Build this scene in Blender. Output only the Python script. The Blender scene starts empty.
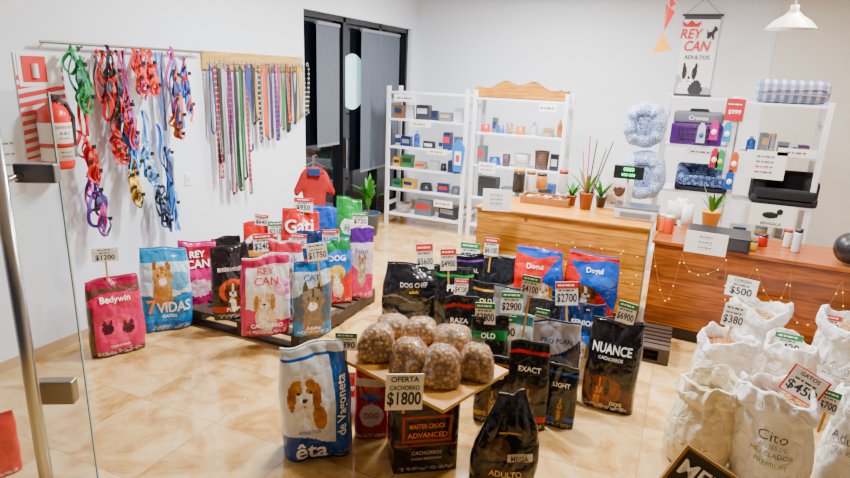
import bpy, bmesh, math, random
from mathutils import Vector, Matrix, noise
random.seed(7)
SC=bpy.context.scene; COL=SC.collection
# ---------------------------------------------------------------- camera model
FPX=590.0; TH=math.radians(15.6); PS=math.radians(23.5); RO=math.radians(2.3)
CAM=Vector((0,0,2.1))
HF=Vector((-math.sin(PS),math.cos(PS),0)); HR=Vector((math.cos(PS),math.sin(PS),0)); UP=Vector((0,0,1))
F=HF*math.cos(TH)-UP*math.sin(TH); U0=HF*math.sin(TH)+UP*math.cos(TH)
CR=HR*math.cos(RO)+U0*math.sin(RO); CU=-HR*math.sin(RO)+U0*math.cos(RO)
def ray(px,py): return F*FPX+CR*(px-425)-CU*(py-239)
def onz(px,py,z=0.0):
    d=ray(px,py); return CAM+d*((z-CAM.z)/d.z)
def onx(px,py,X):
    d=ray(px,py); return CAM+d*(X/d.x)
def ony(px,py,Y):
    d=ray(px,py); return CAM+d*(Y/d.y)
def at(px,py,D):
    d=ray(px,py); return CAM+d*(D/d.dot(HF))
def mpp(P): return (P-CAM).dot(F)/FPX
def projy(P):
    v=P-CAM; return 239-v.dot(CU)/v.dot(F)*FPX
def topz(P,ty):
    lo,hi=P.z,4.0
    for _ in range(40):
        m=(lo+hi)/2
        if projy(Vector((P.x,P.y,m)))>ty: lo=m
        else: hi=m
    return lo
def facing(P): return math.atan2(-P.x,P.y)
# ---------------------------------------------------------------- materials
def lin(h):
    r=[int(h[i:i+2],16)/255 for i in (0,2,4)]
    r=[(c/12.92 if c<=.04045 else ((c+.055)/1.055)**2.4) for c in r]
    m=.3*r[0]+.5*r[1]+.2*r[2]
    return tuple(min(1,max(0.001,(m+(c-m)*1.28))) for c in r)+(1,)
MC={}
def mat(h,rough=.5,metal=0,bump=0,scale=60,emit=0,var=0):
    k=(h,rough,metal,bump,scale,emit,var)
    if k in MC: return MC[k]
    m=bpy.data.materials.new('m_'+h); m.use_nodes=True; n=m.node_tree.nodes; l=m.node_tree.links
    b=n['Principled BSDF']; b.inputs['Base Color'].default_value=lin(h)
    b.inputs['Roughness'].default_value=rough; b.inputs['Metallic'].default_value=metal
    if emit:
        b.inputs['Emission Color'].default_value=lin(h); b.inputs['Emission Strength'].default_value=emit
    if bump or var:
        tc=n.new('ShaderNodeTexCoord'); nz=n.new('ShaderNodeTexNoise'); nz.inputs['Scale'].default_value=scale; nz.inputs['Detail'].default_value=4
        l.new(tc.outputs['Object'],nz.inputs['Vector'])
        if bump:
            bp=n.new('ShaderNodeBump'); bp.inputs['Strength'].default_value=bump; bp.inputs['Distance'].default_value=.01
            l.new(nz.outputs['Fac'],bp.inputs['Height']); l.new(bp.outputs['Normal'],b.inputs['Normal'])
        if var:
            hs=n.new('ShaderNodeHueSaturation'); hs.inputs['Color'].default_value=lin(h)
            mr=n.new('ShaderNodeMapRange'); mr.inputs[3].default_value=1-var; mr.inputs[4].default_value=1+var
            l.new(nz.outputs['Fac'],mr.inputs[0]); l.new(mr.outputs[0],hs.inputs['Value']); l.new(hs.outputs[0],b.inputs['Base Color'])
    MC[k]=m; return m
def crease(n,l,tc,b,strength,scale,dist):
    v=n.new('ShaderNodeTexVoronoi'); v.feature='DISTANCE_TO_EDGE'; v.inputs['Scale'].default_value=scale
    nz=n.new('ShaderNodeTexNoise'); nz.inputs['Scale'].default_value=scale*.8; nz.inputs['Detail'].default_value=2
    ad=n.new('ShaderNodeVectorMath'); ad.operation='MULTIPLY_ADD'; ad.inputs[1].default_value=(.2,.2,.2)
    l.new(tc.outputs['Object'],nz.inputs['Vector']); l.new(nz.outputs['Color'],ad.inputs[0]); l.new(tc.outputs['Object'],ad.inputs[2]); l.new(ad.outputs[0],v.inputs['Vector'])
    pw=n.new('ShaderNodeMath'); pw.operation='POWER'; pw.inputs[1].default_value=.7; l.new(v.outputs['Distance'],pw.inputs[0])
    a2=n.new('ShaderNodeMath'); a2.operation='ADD'; l.new(pw.outputs[0],a2.inputs[0]); l.new(nz.outputs['Fac'],a2.inputs[1])
    bp=n.new('ShaderNodeBump'); bp.inputs['Strength'].default_value=strength; bp.inputs['Distance'].default_value=dist
    l.new(a2.outputs[0],bp.inputs['Height']); l.new(bp.outputs['Normal'],b.inputs['Normal'])
def vcmat(rough=.2,bump=.42,scale=7):
    k=('vc',rough,bump,scale)
    if k in MC: return MC[k]
    m=bpy.data.materials.new('printed_film'); m.use_nodes=True; n=m.node_tree.nodes; l=m.node_tree.links
    b=n['Principled BSDF']; a=n.new('ShaderNodeVertexColor'); a.layer_name='Col'
    l.new(a.outputs['Color'],b.inputs['Base Color']); b.inputs['Roughness'].default_value=rough
    tc=n.new('ShaderNodeTexCoord'); crease(n,l,tc,b,bump,scale,.03)
    MC[k]=m; return m
def cloth_mat(h,rough=.4):
    k=('cloth',h)
    if k in MC: return MC[k]
    m=bpy.data.materials.new('woven_sack'); m.use_nodes=True; n=m.node_tree.nodes; l=m.node_tree.links
    b=n['Principled BSDF']; b.inputs['Base Color'].default_value=lin(h); b.inputs['Roughness'].default_value=rough
    tc=n.new('ShaderNodeTexCoord'); crease(n,l,tc,b,.6,8,.045); MC[k]=m; return m
def kibble_mat(c1,c2,scale=55,dk='4a2e16'):
    k=('kib',c1,c2,scale)
    if k in MC: return MC[k]
    m=bpy.data.materials.new('kibble_m'); m.use_nodes=True; n=m.node_tree.nodes; l=m.node_tree.links
    b=n['Principled BSDF']; tc=n.new('ShaderNodeTexCoord'); v=n.new('ShaderNodeTexVoronoi'); v.inputs['Scale'].default_value=scale
    l.new(tc.outputs['Object'],v.inputs['Vector'])
    cr=n.new('ShaderNodeValToRGB'); cr.color_ramp.elements[0].color=lin(c1); cr.color_ramp.elements[1].color=lin(c2)
    sp=n.new('ShaderNodeSeparateColor'); l.new(v.outputs['Color'],sp.inputs[0]); l.new(sp.outputs[0],cr.inputs[0])
    mx=n.new('ShaderNodeMix'); mx.data_type='RGBA'; mx.blend_type='MIX'
    rp=n.new('ShaderNodeMapRange'); rp.inputs[1].default_value=.3; rp.inputs[2].default_value=.65; rp.inputs[3].default_value=0; rp.inputs[4].default_value=.9
    l.new(v.outputs['Distance'],rp.inputs[0]); l.new(rp.outputs[0],mx.inputs[0]); l.new(cr.outputs[0],mx.inputs[6]); mx.inputs[7].default_value=lin(dk)
    l.new(mx.outputs[2],b.inputs['Base Color'])
    bp=n.new('ShaderNodeBump'); bp.inputs['Strength'].default_value=.6; bp.inputs['Distance'].default_value=.008; bp.invert=True
    l.new(v.outputs['Distance'],bp.inputs['Height']); l.new(bp.outputs['Normal'],b.inputs['Normal'])
    b.inputs['Roughness'].default_value=.5
    MC[k]=m; return m
def wood_mat(c1,c2,plank=.14,axis='X',rough=.4,dark='3a1e0c'):
    k=('wood',c1,c2,plank,axis,rough)
    if k in MC: return MC[k]
    m=bpy.data.materials.new('planks'); m.use_nodes=True; n=m.node_tree.nodes; l=m.node_tree.links
    b=n['Principled BSDF']; tc=n.new('ShaderNodeTexCoord'); sx=n.new('ShaderNodeSeparateXYZ'); l.new(tc.outputs['Object'],sx.inputs[0])
    mp=n.new('ShaderNodeMapping'); l.new(tc.outputs['Object'],mp.inputs[0])
    mp.inputs['Scale'].default_value={'X':(1.5,14,14),'Z':(14,14,1.5),'Y':(14,1.5,14)}[axis]
    nz=n.new('ShaderNodeTexNoise'); nz.inputs['Scale'].default_value=2.2; nz.inputs['Detail'].default_value=6; nz.inputs['Distortion'].default_value=1.1
    l.new(mp.outputs[0],nz.inputs['Vector'])
    cr=n.new('ShaderNodeValToRGB'); cr.color_ramp.elements[0].position=.38; cr.color_ramp.elements[1].position=.6
    cr.color_ramp.elements[0].color=lin(c2); cr.color_ramp.elements[1].color=lin(c1); l.new(nz.outputs['Fac'],cr.inputs[0])
    dv=n.new('ShaderNodeMath'); dv.operation='DIVIDE'; dv.inputs[1].default_value=plank; l.new(sx.outputs[{'X':2,'Z':0,'Y':0}[axis]],dv.inputs[0])
    fl=n.new('ShaderNodeMath'); fl.operation='FLOOR'; l.new(dv.outputs[0],fl.inputs[0])
    wn=n.new('ShaderNodeTexWhiteNoise'); wn.noise_dimensions='1D'; l.new(fl.outputs[0],wn.inputs['W'])
    mr=n.new('ShaderNodeMapRange'); mr.inputs[3].default_value=.75; mr.inputs[4].default_value=1.2; l.new(wn.outputs['Value'],mr.inputs[0])
    fr=n.new('ShaderNodeMath'); fr.operation='FRACT'; l.new(dv.outputs[0],fr.inputs[0])
    lt=n.new('ShaderNodeMath'); lt.operation='LESS_THAN'; lt.inputs[1].default_value=.06; l.new(fr.outputs[0],lt.inputs[0])
    hs=n.new('ShaderNodeHueSaturation'); l.new(cr.outputs[0],hs.inputs['Color']); l.new(mr.outputs[0],hs.inputs['Value'])
    vo=n.new('ShaderNodeTexVoronoi'); vo.inputs['Scale'].default_value=4.6; l.new(tc.outputs['Object'],vo.inputs['Vector'])
    kn=n.new('ShaderNodeMath'); kn.operation='LESS_THAN'; kn.inputs[1].default_value=.1; l.new(vo.outputs['Distance'],kn.inputs[0])
    mx0=n.new('ShaderNodeMath'); mx0.operation='MAXIMUM'; l.new(lt.outputs[0],mx0.inputs[0]); l.new(kn.outputs[0],mx0.inputs[1])
    ml=n.new('ShaderNodeMath'); ml.operation='MULTIPLY'; ml.inputs[1].default_value=.65; l.new(mx0.outputs[0],ml.inputs[0])
    mx=n.new('ShaderNodeMix'); mx.data_type='RGBA'; l.new(ml.outputs[0],mx.inputs[0]); l.new(hs.outputs[0],mx.inputs[6]); mx.inputs[7].default_value=lin(dark)
    l.new(mx.outputs[2],b.inputs['Base Color']); b.inputs['Roughness'].default_value=rough
    MC[k]=m; return m
def floor_mat():
    m=bpy.data.materials.new('marble_tiles'); m.use_nodes=True; n=m.node_tree.nodes; l=m.node_tree.links
    b=n['Principled BSDF']; tc=n.new('ShaderNodeTexCoord')
    br=n.new('ShaderNodeTexBrick'); br.offset=0; br.inputs['Scale'].default_value=1; br.inputs['Brick Width'].default_value=.6; br.inputs['Row Height'].default_value=.6
    br.inputs['Mortar Size'].default_value=.0035; br.inputs['Mortar Smooth'].default_value=.3; br.inputs['Bias'].default_value=0
    br.inputs['Color1'].default_value=(0,0,0,1); br.inputs['Color2'].default_value=(1,1,1,1); br.inputs['Mortar'].default_value=(.5,.5,.5,1)
    l.new(tc.outputs['Object'],br.inputs['Vector'])
    va=n.new('ShaderNodeVectorMath'); va.operation='MULTIPLY_ADD'; va.inputs[1].default_value=(7,5,3); l.new(br.outputs['Color'],va.inputs[0]); l.new(tc.outputs['Object'],va.inputs[2])
    nz=n.new('ShaderNodeTexNoise'); nz.inputs['Scale'].default_value=3.2; nz.inputs['Detail'].default_value=10; nz.inputs['Roughness'].default_value=.66; nz.inputs['Distortion'].default_value=.9
    l.new(va.outputs[0],nz.inputs['Vector'])
    cr=n.new('ShaderNodeValToRGB'); e=cr.color_ramp.elements; e[0].position=.28; e[0].color=lin('86603a'); e[1].position=.75; e[1].color=lin('dac49e')
    x=e.new(.41); x.color=lin('ac8658'); x=e.new(.52); x.color=lin('c4a476')
    l.new(nz.outputs['Fac'],cr.inputs[0])
    mx=n.new('ShaderNodeMix'); mx.data_type='RGBA'; mf=n.new('ShaderNodeMath'); mf.operation='MULTIPLY'; mf.inputs[1].default_value=.6; l.new(br.outputs['Fac'],mf.inputs[0]); l.new(mf.outputs[0],mx.inputs[0]); l.new(cr.outputs[0],mx.inputs[6]); mx.inputs[7].default_value=lin('7e6244')
    l.new(mx.outputs[2],b.inputs['Base Color']); b.inputs['Roughness'].default_value=.07
    return m
def paisley(c1,c2,c3,scale=30):
    k=('pai',c1,c2,c3,scale)
    if k in MC: return MC[k]
    m=bpy.data.materials.new('patterned_fabric'); m.use_nodes=True; n=m.node_tree.nodes; l=m.node_tree.links
    b=n['Principled BSDF']; tc=n.new('ShaderNodeTexCoord'); v=n.new('ShaderNodeTexVoronoi'); v.inputs['Scale'].default_value=scale
    l.new(tc.outputs['Object'],v.inputs['Vector']); cr=n.new('ShaderNodeValToRGB'); cr.color_ramp.interpolation='CONSTANT'; e=cr.color_ramp.elements
    e[0].position=0; e[0].color=lin(c1); e[1].position=.3; e[1].color=lin(c2); x=e.new(.48); x.color=lin(c3)
    l.new(v.outputs['Distance'],cr.inputs[0]); l.new(cr.outputs[0],b.inputs['Base Color']); b.inputs['Roughness'].default_value=.85
    MC[k]=m; return m
def stripes(c1,c2,period=.03,axis=2,frac=.5,c3=None,ax2=0):
    k=('str',c1,c2,period,axis,frac,c3,ax2)
    if k in MC: return MC[k]
    m=bpy.data.materials.new('striped'); m.use_nodes=True; n=m.node_tree.nodes; l=m.node_tree.links
    b=n['Principled BSDF']; tc=n.new('ShaderNodeTexCoord'); s=n.new('ShaderNodeSeparateXYZ'); l.new(tc.outputs['Object'],s.inputs[0])
    def band(a):
        d=n.new('ShaderNodeMath'); d.operation='DIVIDE'; d.inputs[1].default_value=period; l.new(s.outputs[a],d.inputs[0])
        f=n.new('ShaderNodeMath'); f.operation='FRACT'; l.new(d.outputs[0],f.inputs[0]); g=n.new('ShaderNodeMath'); g.operation='GREATER_THAN'; g.inputs[1].default_value=frac; l.new(f.outputs[0],g.inputs[0]); return g
    g=band(axis)
    mx=n.new('ShaderNodeMix'); mx.data_type='RGBA'; l.new(g.outputs[0],mx.inputs[0]); mx.inputs[6].default_value=lin(c1); mx.inputs[7].default_value=lin(c2)
    if c3:
        g2=band(ax2); h=n.new('ShaderNodeMath'); h.operation='MULTIPLY'; h.inputs[1].default_value=.55; l.new(g2.outputs[0],h.inputs[0])
        m2=n.new('ShaderNodeMix'); m2.data_type='RGBA'; l.new(h.outputs[0],m2.inputs[0]); l.new(mx.outputs[2],m2.inputs[6]); m2.inputs[7].default_value=lin(c3); mx=m2
    l.new(mx.outputs[2],b.inputs['Base Color']); b.inputs['Roughness'].default_value=.7
    MC[k]=m; return m
def clear_mat(tint='e8f2f0',mixf=.12,rough=.05,milk=0):
    k=('clr',tint,mixf,rough,milk)
    if k in MC: return MC[k]
    m=bpy.data.materials.new('clear_pane'); m.use_nodes=True; n=m.node_tree.nodes; l=m.node_tree.links; n.clear()
    o=n.new('ShaderNodeOutputMaterial'); t=n.new('ShaderNodeBsdfTransparent'); g=n.new('ShaderNodeBsdfGlossy'); x=n.new('ShaderNodeMixShader')
    c=[int(tint[i:i+2],16)/255 for i in (0,2,4)]
    t.inputs[0].default_value=(*c,1); g.inputs['Roughness'].default_value=rough; x.inputs[0].default_value=mixf
    l.new(t.outputs[0],x.inputs[1]); l.new(g.outputs[0],x.inputs[2]); last=x
    if milk:
        d=n.new('ShaderNodeBsdfDiffuse'); d.inputs[0].default_value=(.9,.9,.9,1); x2=n.new('ShaderNodeMixShader'); x2.inputs[0].default_value=milk
        l.new(x.outputs[0],x2.inputs[1]); l.new(d.outputs[0],x2.inputs[2]); last=x2
    l.new(last.outputs[0],o.inputs[0])
    MC[k]=m; return m
# ---------------------------------------------------------------- object helpers
def obj(name,bm,m,parent=None,smooth=False,loc=None,rot=None):
    if isinstance(bm,bmesh.types.BMesh):
        me=bpy.data.meshes.new(name); bmesh.ops.recalc_face_normals(bm,faces=bm.faces); bm.to_mesh(me); bm.free()
    else: me=bm
    me.materials.clear(); me.materials.append(m)
    if smooth:
        for p in me.polygons: p.use_smooth=True
    o=bpy.data.objects.new(name,me); COL.objects.link(o)
    if parent is not None: o.parent=parent
    if loc is not None: o.location=loc
    if rot is not None: o.rotation_euler=rot
    return o
def tag(o,label,cat,group=None,kind=None):
    if label: o['label']=label
    if cat: o['category']=cat
    if group: o['group']=group
    if kind: o['kind']=kind
    return o
def thing(name,label,cat,loc=(0,0,0),rz=0,group=None):
    o=bpy.data.objects.new(name,None); COL.objects.link(o); o.empty_display_size=.05
    o.location=loc; o.rotation_euler=(0,0,rz); return tag(o,label,cat,group)
def struct(name,bm,m,parent=None,smooth=False):
    o=obj(name,bm,m,parent,smooth)
    if parent is None: o['kind']='structure'
    return o
def NB(): return bmesh.new()
def box(bm,c,s,rz=0,rx=0,ry=0,bev=0):
    M=Matrix.Translation(c)@Matrix.Rotation(rz,4,'Z')@Matrix.Rotation(rx,4,'X')@Matrix.Rotation(ry,4,'Y')@Matrix.Diagonal((s[0],s[1],s[2],1))
    r=bmesh.ops.create_cube(bm,size=1,matrix=M)
    if bev:
        ed=list({e for v in r['verts'] for e in v.link_edges})
        bmesh.ops.bevel(bm,geom=ed,offset=bev,segments=3,affect='EDGES',profile=.6)
    return bm
def cyl(bm,p0,p1,r0,r1=None,seg=14):
    p0=Vector(p0);p1=Vector(p1); r1=r0 if r1 is None else r1; d=p1-p0; L=d.length
    q=d.to_track_quat('Z','Y').to_matrix().to_4x4()
    bmesh.ops.create_cone(bm,cap_ends=True,segments=seg,radius1=r0,radius2=r1,depth=L,matrix=Matrix.Translation((p0+p1)/2)@q)
    return bm
def ball(bm,c,r,sub=2,s=(1,1,1)):
    bmesh.ops.create_icosphere(bm,subdivisions=sub,radius=r,matrix=Matrix.Translation(c)@Matrix.Diagonal((s[0],s[1],s[2],1))); return bm
def lathe(bm,prof,seg=24,c=(0,0,0),fn=None):
    rings=[]
    for j,(r,z) in enumerate(prof):
        ring=[]
        for i in range(seg):
            a=2*math.pi*i/seg; rr=r
            if fn: rr=fn(a,j,r,z)
            ring.append(bm.verts.new((c[0]+rr*math.cos(a),c[1]+rr*math.sin(a),c[2]+z)))
        rings.append(ring)
    for a,b in zip(rings,rings[1:]):
        for i in range(seg):
            bm.faces.new((a[i],a[(i+1)%seg],b[(i+1)%seg],b[i]))
    if prof[0][0]>1e-4: bm.faces.new(list(reversed(rings[0])))
    return bm
def sweep(bm,pts,w,t,nrm=(1,0,0),closed=False,spin=None):
    pts=[Vector(p) for p in pts]; n=len(pts); N=Vector(nrm); rings=[]
    for i,p in enumerate(pts):
        a=pts[(i-1)%n] if (closed or i>0) else p; b=pts[(i+1)%n] if (closed or i<n-1) else p
        T=(b-a).normalized(); nn=(N-T*N.dot(T)); nn=nn.normalized() if nn.length>1e-4 else Vector((0,1,0))
        if spin: nn=Matrix.Rotation(spin(i/n),3,T)@nn
        S=T.cross(nn)
        rings.append([bm.verts.new(p+S*w/2+nn*t/2),bm.verts.new(p-S*w/2+nn*t/2),bm.verts.new(p-S*w/2-nn*t/2),bm.verts.new(p+S*w/2-nn*t/2)])
    m=n if closed else n-1
    for i in range(m):
        a=rings[i];b=rings[(i+1)%n]
        for k in range(4): bm.faces.new((a[k],a[(k+1)%4],b[(k+1)%4],b[k]))
    if not closed: bm.faces.new(rings[0]); bm.faces.new(list(reversed(rings[-1])))
    return bm
def prism(bm,poly,y0,y1):
    a=[bm.verts.new((x,y0,z)) for x,z in poly]; b=[bm.verts.new((x,y1,z)) for x,z in poly]; n=len(poly)
    bm.faces.new(a); bm.faces.new(list(reversed(b)))
    for i in range(n): bm.faces.new((a[i],b[i],b[(i+1)%n],a[(i+1)%n]))
    return bm
TXC={}
def tmesh(s,bold=True):
    k=(s,bold)
    if k in TXC: return TXC[k]
    if s=='~':
        vs=[];fs=[]; x=-3
        for w in (1.2,.7,1.6,.9):
            n=len(vs); vs+=[(x,-.25),(x+w,-.25),(x+w,.25),(x,.25)]; fs.append((n,n+1,n+2,n+3)); x+=w+.35
        TXC[k]=(vs,fs,6.0); return TXC[k]
    cu=bpy.data.curves.new('t','FONT'); cu.body=s; cu.size=1; cu.align_x='CENTER'; cu.align_y='CENTER'; cu.resolution_u=3
    if bold: cu.offset=.018
    o=bpy.data.objects.new('t',cu); COL.objects.link(o); dg=bpy.context.evaluated_depsgraph_get(); dg.update()
    me=bpy.data.meshes.new_from_object(o.evaluated_get(dg)); bpy.data.objects.remove(o)
    vs=[(v.co.x,v.co.y) for v in me.vertices]; fs=[tuple(p.vertices) for p in me.polygons]
    xs=[v[0] for v in vs]; ys=[v[1] for v in vs]; cx=(min(xs)+max(xs))/2; cy=(min(ys)+max(ys))/2; H=max(ys)-min(ys)
    TXC[k]=([((x-cx)/H,(y-cy)/H) for x,y in vs],fs,(max(xs)-min(xs))/H); return TXC[k]
def text_into(bm,s,cx,cz,h,maxw,yfun,bold=True,rot=0,shear=0):
    vs,fs,asp=tmesh(s,bold); sx=h
    if asp*h>maxw: sx=maxw/asp; h=min(h,sx*1.5)
    c,sn=math.cos(rot),math.sin(rot); out=[]
    for x,z in vs:
        X=x*sx+shear*z*h; Z=z*h; X,Z=X*c-Z*sn,X*sn+Z*c
        out.append(bm.verts.new((cx+X,yfun(cx+X,cz+Z),cz+Z)))
    for f in fs:
        try: bm.faces.new([out[i] for i in f])
        except ValueError: pass
def lettering(parent,items,yfun,bold=True,shear=0):
    for it in items:
        bm=NB(); text_into(bm,it[0],it[1],it[2],it[3],it[4],yfun,bold,it[6] if len(it)>6 else 0,shear)
        me=bpy.data.meshes.new('lettering'); bm.to_mesh(me); bm.free(); me.materials.append(mat(it[5],.5))
        o=bpy.data.objects.new('fine_print' if it[0]=='~' else 'lettering',me); COL.objects.link(o); o.parent=parent
# ---------------------------------------------------------------- printed design
def paint(ds,s,t,sd=0,fine=True):
    c='ffffff'; nv=noise.noise(Vector((s*13+sd,t*22,sd)))
    hit=False
    for d in ds:
        k=d[0]
        if k=='r':
            if d[1]<=s<=d[2] and d[3]<=t<=d[4]: c=d[5];hit=False
        elif k=='e':
            if ((s-d[1])/d[3])**2+((t-d[2])/d[4])**2<=1: c=d[5];hit=False
        elif k=='f':
            if ((s-d[1])/d[3])**2+((t-d[2])/d[4])**2<=1+.3*nv: c=d[5];hit=True
        elif k=='d':
            if t>d[1]+(d[2]-d[1])*s+.03*math.sin(s*6+sd): c=d[3];hit=False
        elif k=='u':
            if t<d[1]+(d[2]-d[1])*s+.03*math.sin(s*6+sd): c=d[3];hit=False
        elif k=='w':
            if abs(t-d[1]-d[2]*math.sin(s*d[3]+d[5]))<d[4]: c=d[6];hit=False
    col=list(lin(c)); m=1+(.35*nv+.25*noise.noise(Vector((s*40,t*60,sd))) if hit else .04*nv)
    for i in range(3): col[i]=min(1,col[i]*m)
    if fine and .1<s<.9 and (.035<t<.085):
        row=int(t*110)
        if row%2==0 and (math.sin(int(s*30)*12.9+row*7.7+sd)*43758)%1<.6:
            lum=sum(col[:3])/3; tgt=.7 if lum<.35 else .06
            for i in range(3): col[i]=col[i]*.5+tgt*.5
    return tuple(col)
def dogp(x,y,r,c,ear,asp=.62,muz='f4ece0'):
    k=r*asp
    return [('f',x+.1*r,y-1.6*k,r*.95,k*1.2,c),('f',x-.1*r,y-1.5*k,r*.35,k*.9,muz),('f',x,y,r*.78,k*.95,c),('f',x-.74*r,y-.15*k,.24*r,.8*k,ear),('f',x+.74*r,y-.15*k,.24*r,.8*k,ear),('f',x,y+.3*k,.11*r,.55*k,muz),
      ('f',x,y-.45*k,.38*r,.38*k,muz),('e',x,y-.28*k,.14*r,.11*k,'111111'),('e',x,y-.68*k,.07*r,.06*k,'a04048'),('e',x-.32*r,y+.14*k,.085*r,.085*k,'141010'),('e',x+.32*r,y+.14*k,.085*r,.085*k,'141010')]
def catp(x,y,r,c,c2,asp=.62):
    k=r*asp
    return [('f',x,y-1.4*k,r*.8,k*1.2,c),('f',x-.55*r,y+.75*k,.18*r,.5*k,c2),('f',x+.55*r,y+.75*k,.18*r,.5*k,c2),('f',x,y,r*.82,k*.82,c),('f',x,y+.5*k,.1*r,.3*k,c2),
      ('f',x,y-.35*k,.35*r,.3*k,'f6efe6'),('e',x,y-.2*k,.08*r,.06*k,'c06060'),('e',x-.34*r,y+.12*k,.12*r,.1*k,'5b7a2a'),('e',x+.34*r,y+.12*k,.12*r,.1*k,'5b7a2a'),('e',x-.34*r,y+.12*k,.05*r,.09*k,'101010'),('e',x+.34*r,y+.12*k,.05*r,.09*k,'101010')]
def make_bag(name,label,cat,P,w,h,rz,design,texts,d=None,seed=0,nx=40,nz=60,rough=.2,group=None,taper=.93,topw=.95,crumple=.85,slump=0,sq=3.2,lean=0):
    d=d or w*.44; a=w/2
    root=thing(name,label,cat,P,rz,group)
    def dims(t):
        k=min(1,.86+.14*math.sin(min(1,t/.1)*math.pi/2)) if sq<6 else 1
        u=max(0,(t-.55)/.45)
        b=d/2*k*(1-taper*u**1.4)*(1+(.08*math.sin(t*7+seed) if sq<6 else 0)); aa=a*(k*.04+.96)*(1+(.03*math.sin(math.pi*t*1.1+.2) if sq<6 else 0)-(1.0-topw)*u**1.3)
        return aa,b
    def bend(x,t):
        if sq>6: return 0
        u=max(0,t-.72)/.28
        return (.05*math.sin(seed*1.7)*t*t+slump*u*u)*h+.012*h*math.sin(x*4+seed*2)*u
    def ridge(p): return (.28-abs(noise.noise(p)))
    def ns(x,t):
        e=(.4+abs(t-.45)*1.4)
        return crumple*w*(.06*noise.noise(Vector((x*1.1+seed*3.1,t*2.4,seed*.7)))+.09*e*ridge(Vector((x*1.5+t*1.5+seed,t*3.0-x*.6,seed)))+.02*ridge(Vector((x*4-t*2+seed,t*8+x,3.3+seed))))
    def surf(x,t,sd):
        aa,b=dims(t); y=sd*b*(max(0,1-abs(x)**sq))**(1/sq)
        rag=(.025*math.sin(x*1.6+seed)+.008*math.sin(x*5+seed*3)) if sq<6 else 0
        return Vector((x*aa+(.05*w*math.sin(seed*2.3)*t*t if sq<6 else 0)+lean*h*t+crumple*w*.03*noise.noise(Vector((seed,t*4,x*.8))), y+bend(x,t)-sd*ns(x*sd,t)*(-1 if sd>0 else 1)*(1 if abs(x)<1 else .3)*(1 if t<.97 else .35), t*h*(1+rag*t*t)))
    bm=NB(); xs=[-1]+[-.965+1.93*i/(nx-2) for i in range(nx-1)]+[1]
    rings=[]
    for j in range(nz+1):
        t=j/nz; r=[bm.verts.new(surf(x,t,-1)) for x in xs]+[bm.verts.new(surf(x,t,1)) for x in reversed(xs[1:-1:3])]
        rings.append(r)
    n=len(rings[0]); lay=bm.loops.layers.float_color.new('Col'); nf=len(xs)-1
    xb=[1]+list(reversed(xs[1:-1:3]))+[-1]
    for j in range(nz):
        for i in range(n):
            q=bm.faces.new((rings[j][i],rings[j][(i+1)%n],rings[j+1][(i+1)%n],rings[j+1][i]))
            s=((xs[i]+xs[i+1])/2+1)/2 if i<nf else 1-((xb[i-nf]+xb[i-nf+1])/2+1)/2
            c=paint(design,s,(j+.5)/nz,seed)
            for lp in q.loops: lp[lay]=c
            q.smooth=True
    top=design[0][5]
    for rg in (rings[0],rings[-1]):
        q=bm.faces.new(rg)
        for lp in q.loops: lp[lay]=lin(top)
    me=bpy.data.meshes.new('bag_body'); bmesh.ops.recalc_face_normals(bm,faces=bm.faces); bm.to_mesh(me); bm.free()
    me.materials.append(vcmat(rough)); o=bpy.data.objects.new('bag_body',me); COL.objects.link(o); o.parent=root
    if sq<6:
        b2=NB(); pts=[surf(x,1,-1)+Vector((0,dims(1)[1],.004)) for x in xs[::3]]; sweep(b2,pts,.014,.008,(0,1,0)); obj('top_seam',b2,mat(top,.5),root)
    if texts:
        def yf(X,Z):
            t=min(.99,max(.01,Z/h)); aa,b=dims(t); x=max(-.97,min(.97,(X-lean*h*t)/aa)); return surf(x,t,-1).y-.012
        lettering(root,[(s,(u-.5)*w+lean*h*t,t*h,th*h,mw*w*.9,c)+tuple(r) for (s,u,t,th,mw,c,*r) in texts],yf)
    return root
BAGS={}; MID=['b2','b3','b4','bl2','b7','b8','b6','c1','c2','c3','c4','c5','c6','b10','b11','c7','c8','c9']
def bag(key,name,label,cat,bx,by,ty,wpx,design,texts,z0=0,off=0,D=None,hmax=9,**k):
    if key in MID: wpx*=1.14; k.setdefault('d',None)
    P=onz(bx,by,z0) if D is None else at(bx,by,D)
    if D is not None: P.z=z0
    s=mpp(P+Vector((0,0,.2))); w=wpx*s; dd=k.get('d') or w*.44
    if key in MID: dd=w*.34; k['d']=dd
    rz=facing(P)+off
    P=P+(P-CAM).xy.normalized().to_3d()*dd*.5
    h=min(hmax,topz(P,ty)-z0); BAGS[key]=(P-CAM).dot(HF)
    make_bag(name,label,cat,P,w,h,rz,design,texts,seed=len(BAGS)*1.3,**k)
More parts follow.
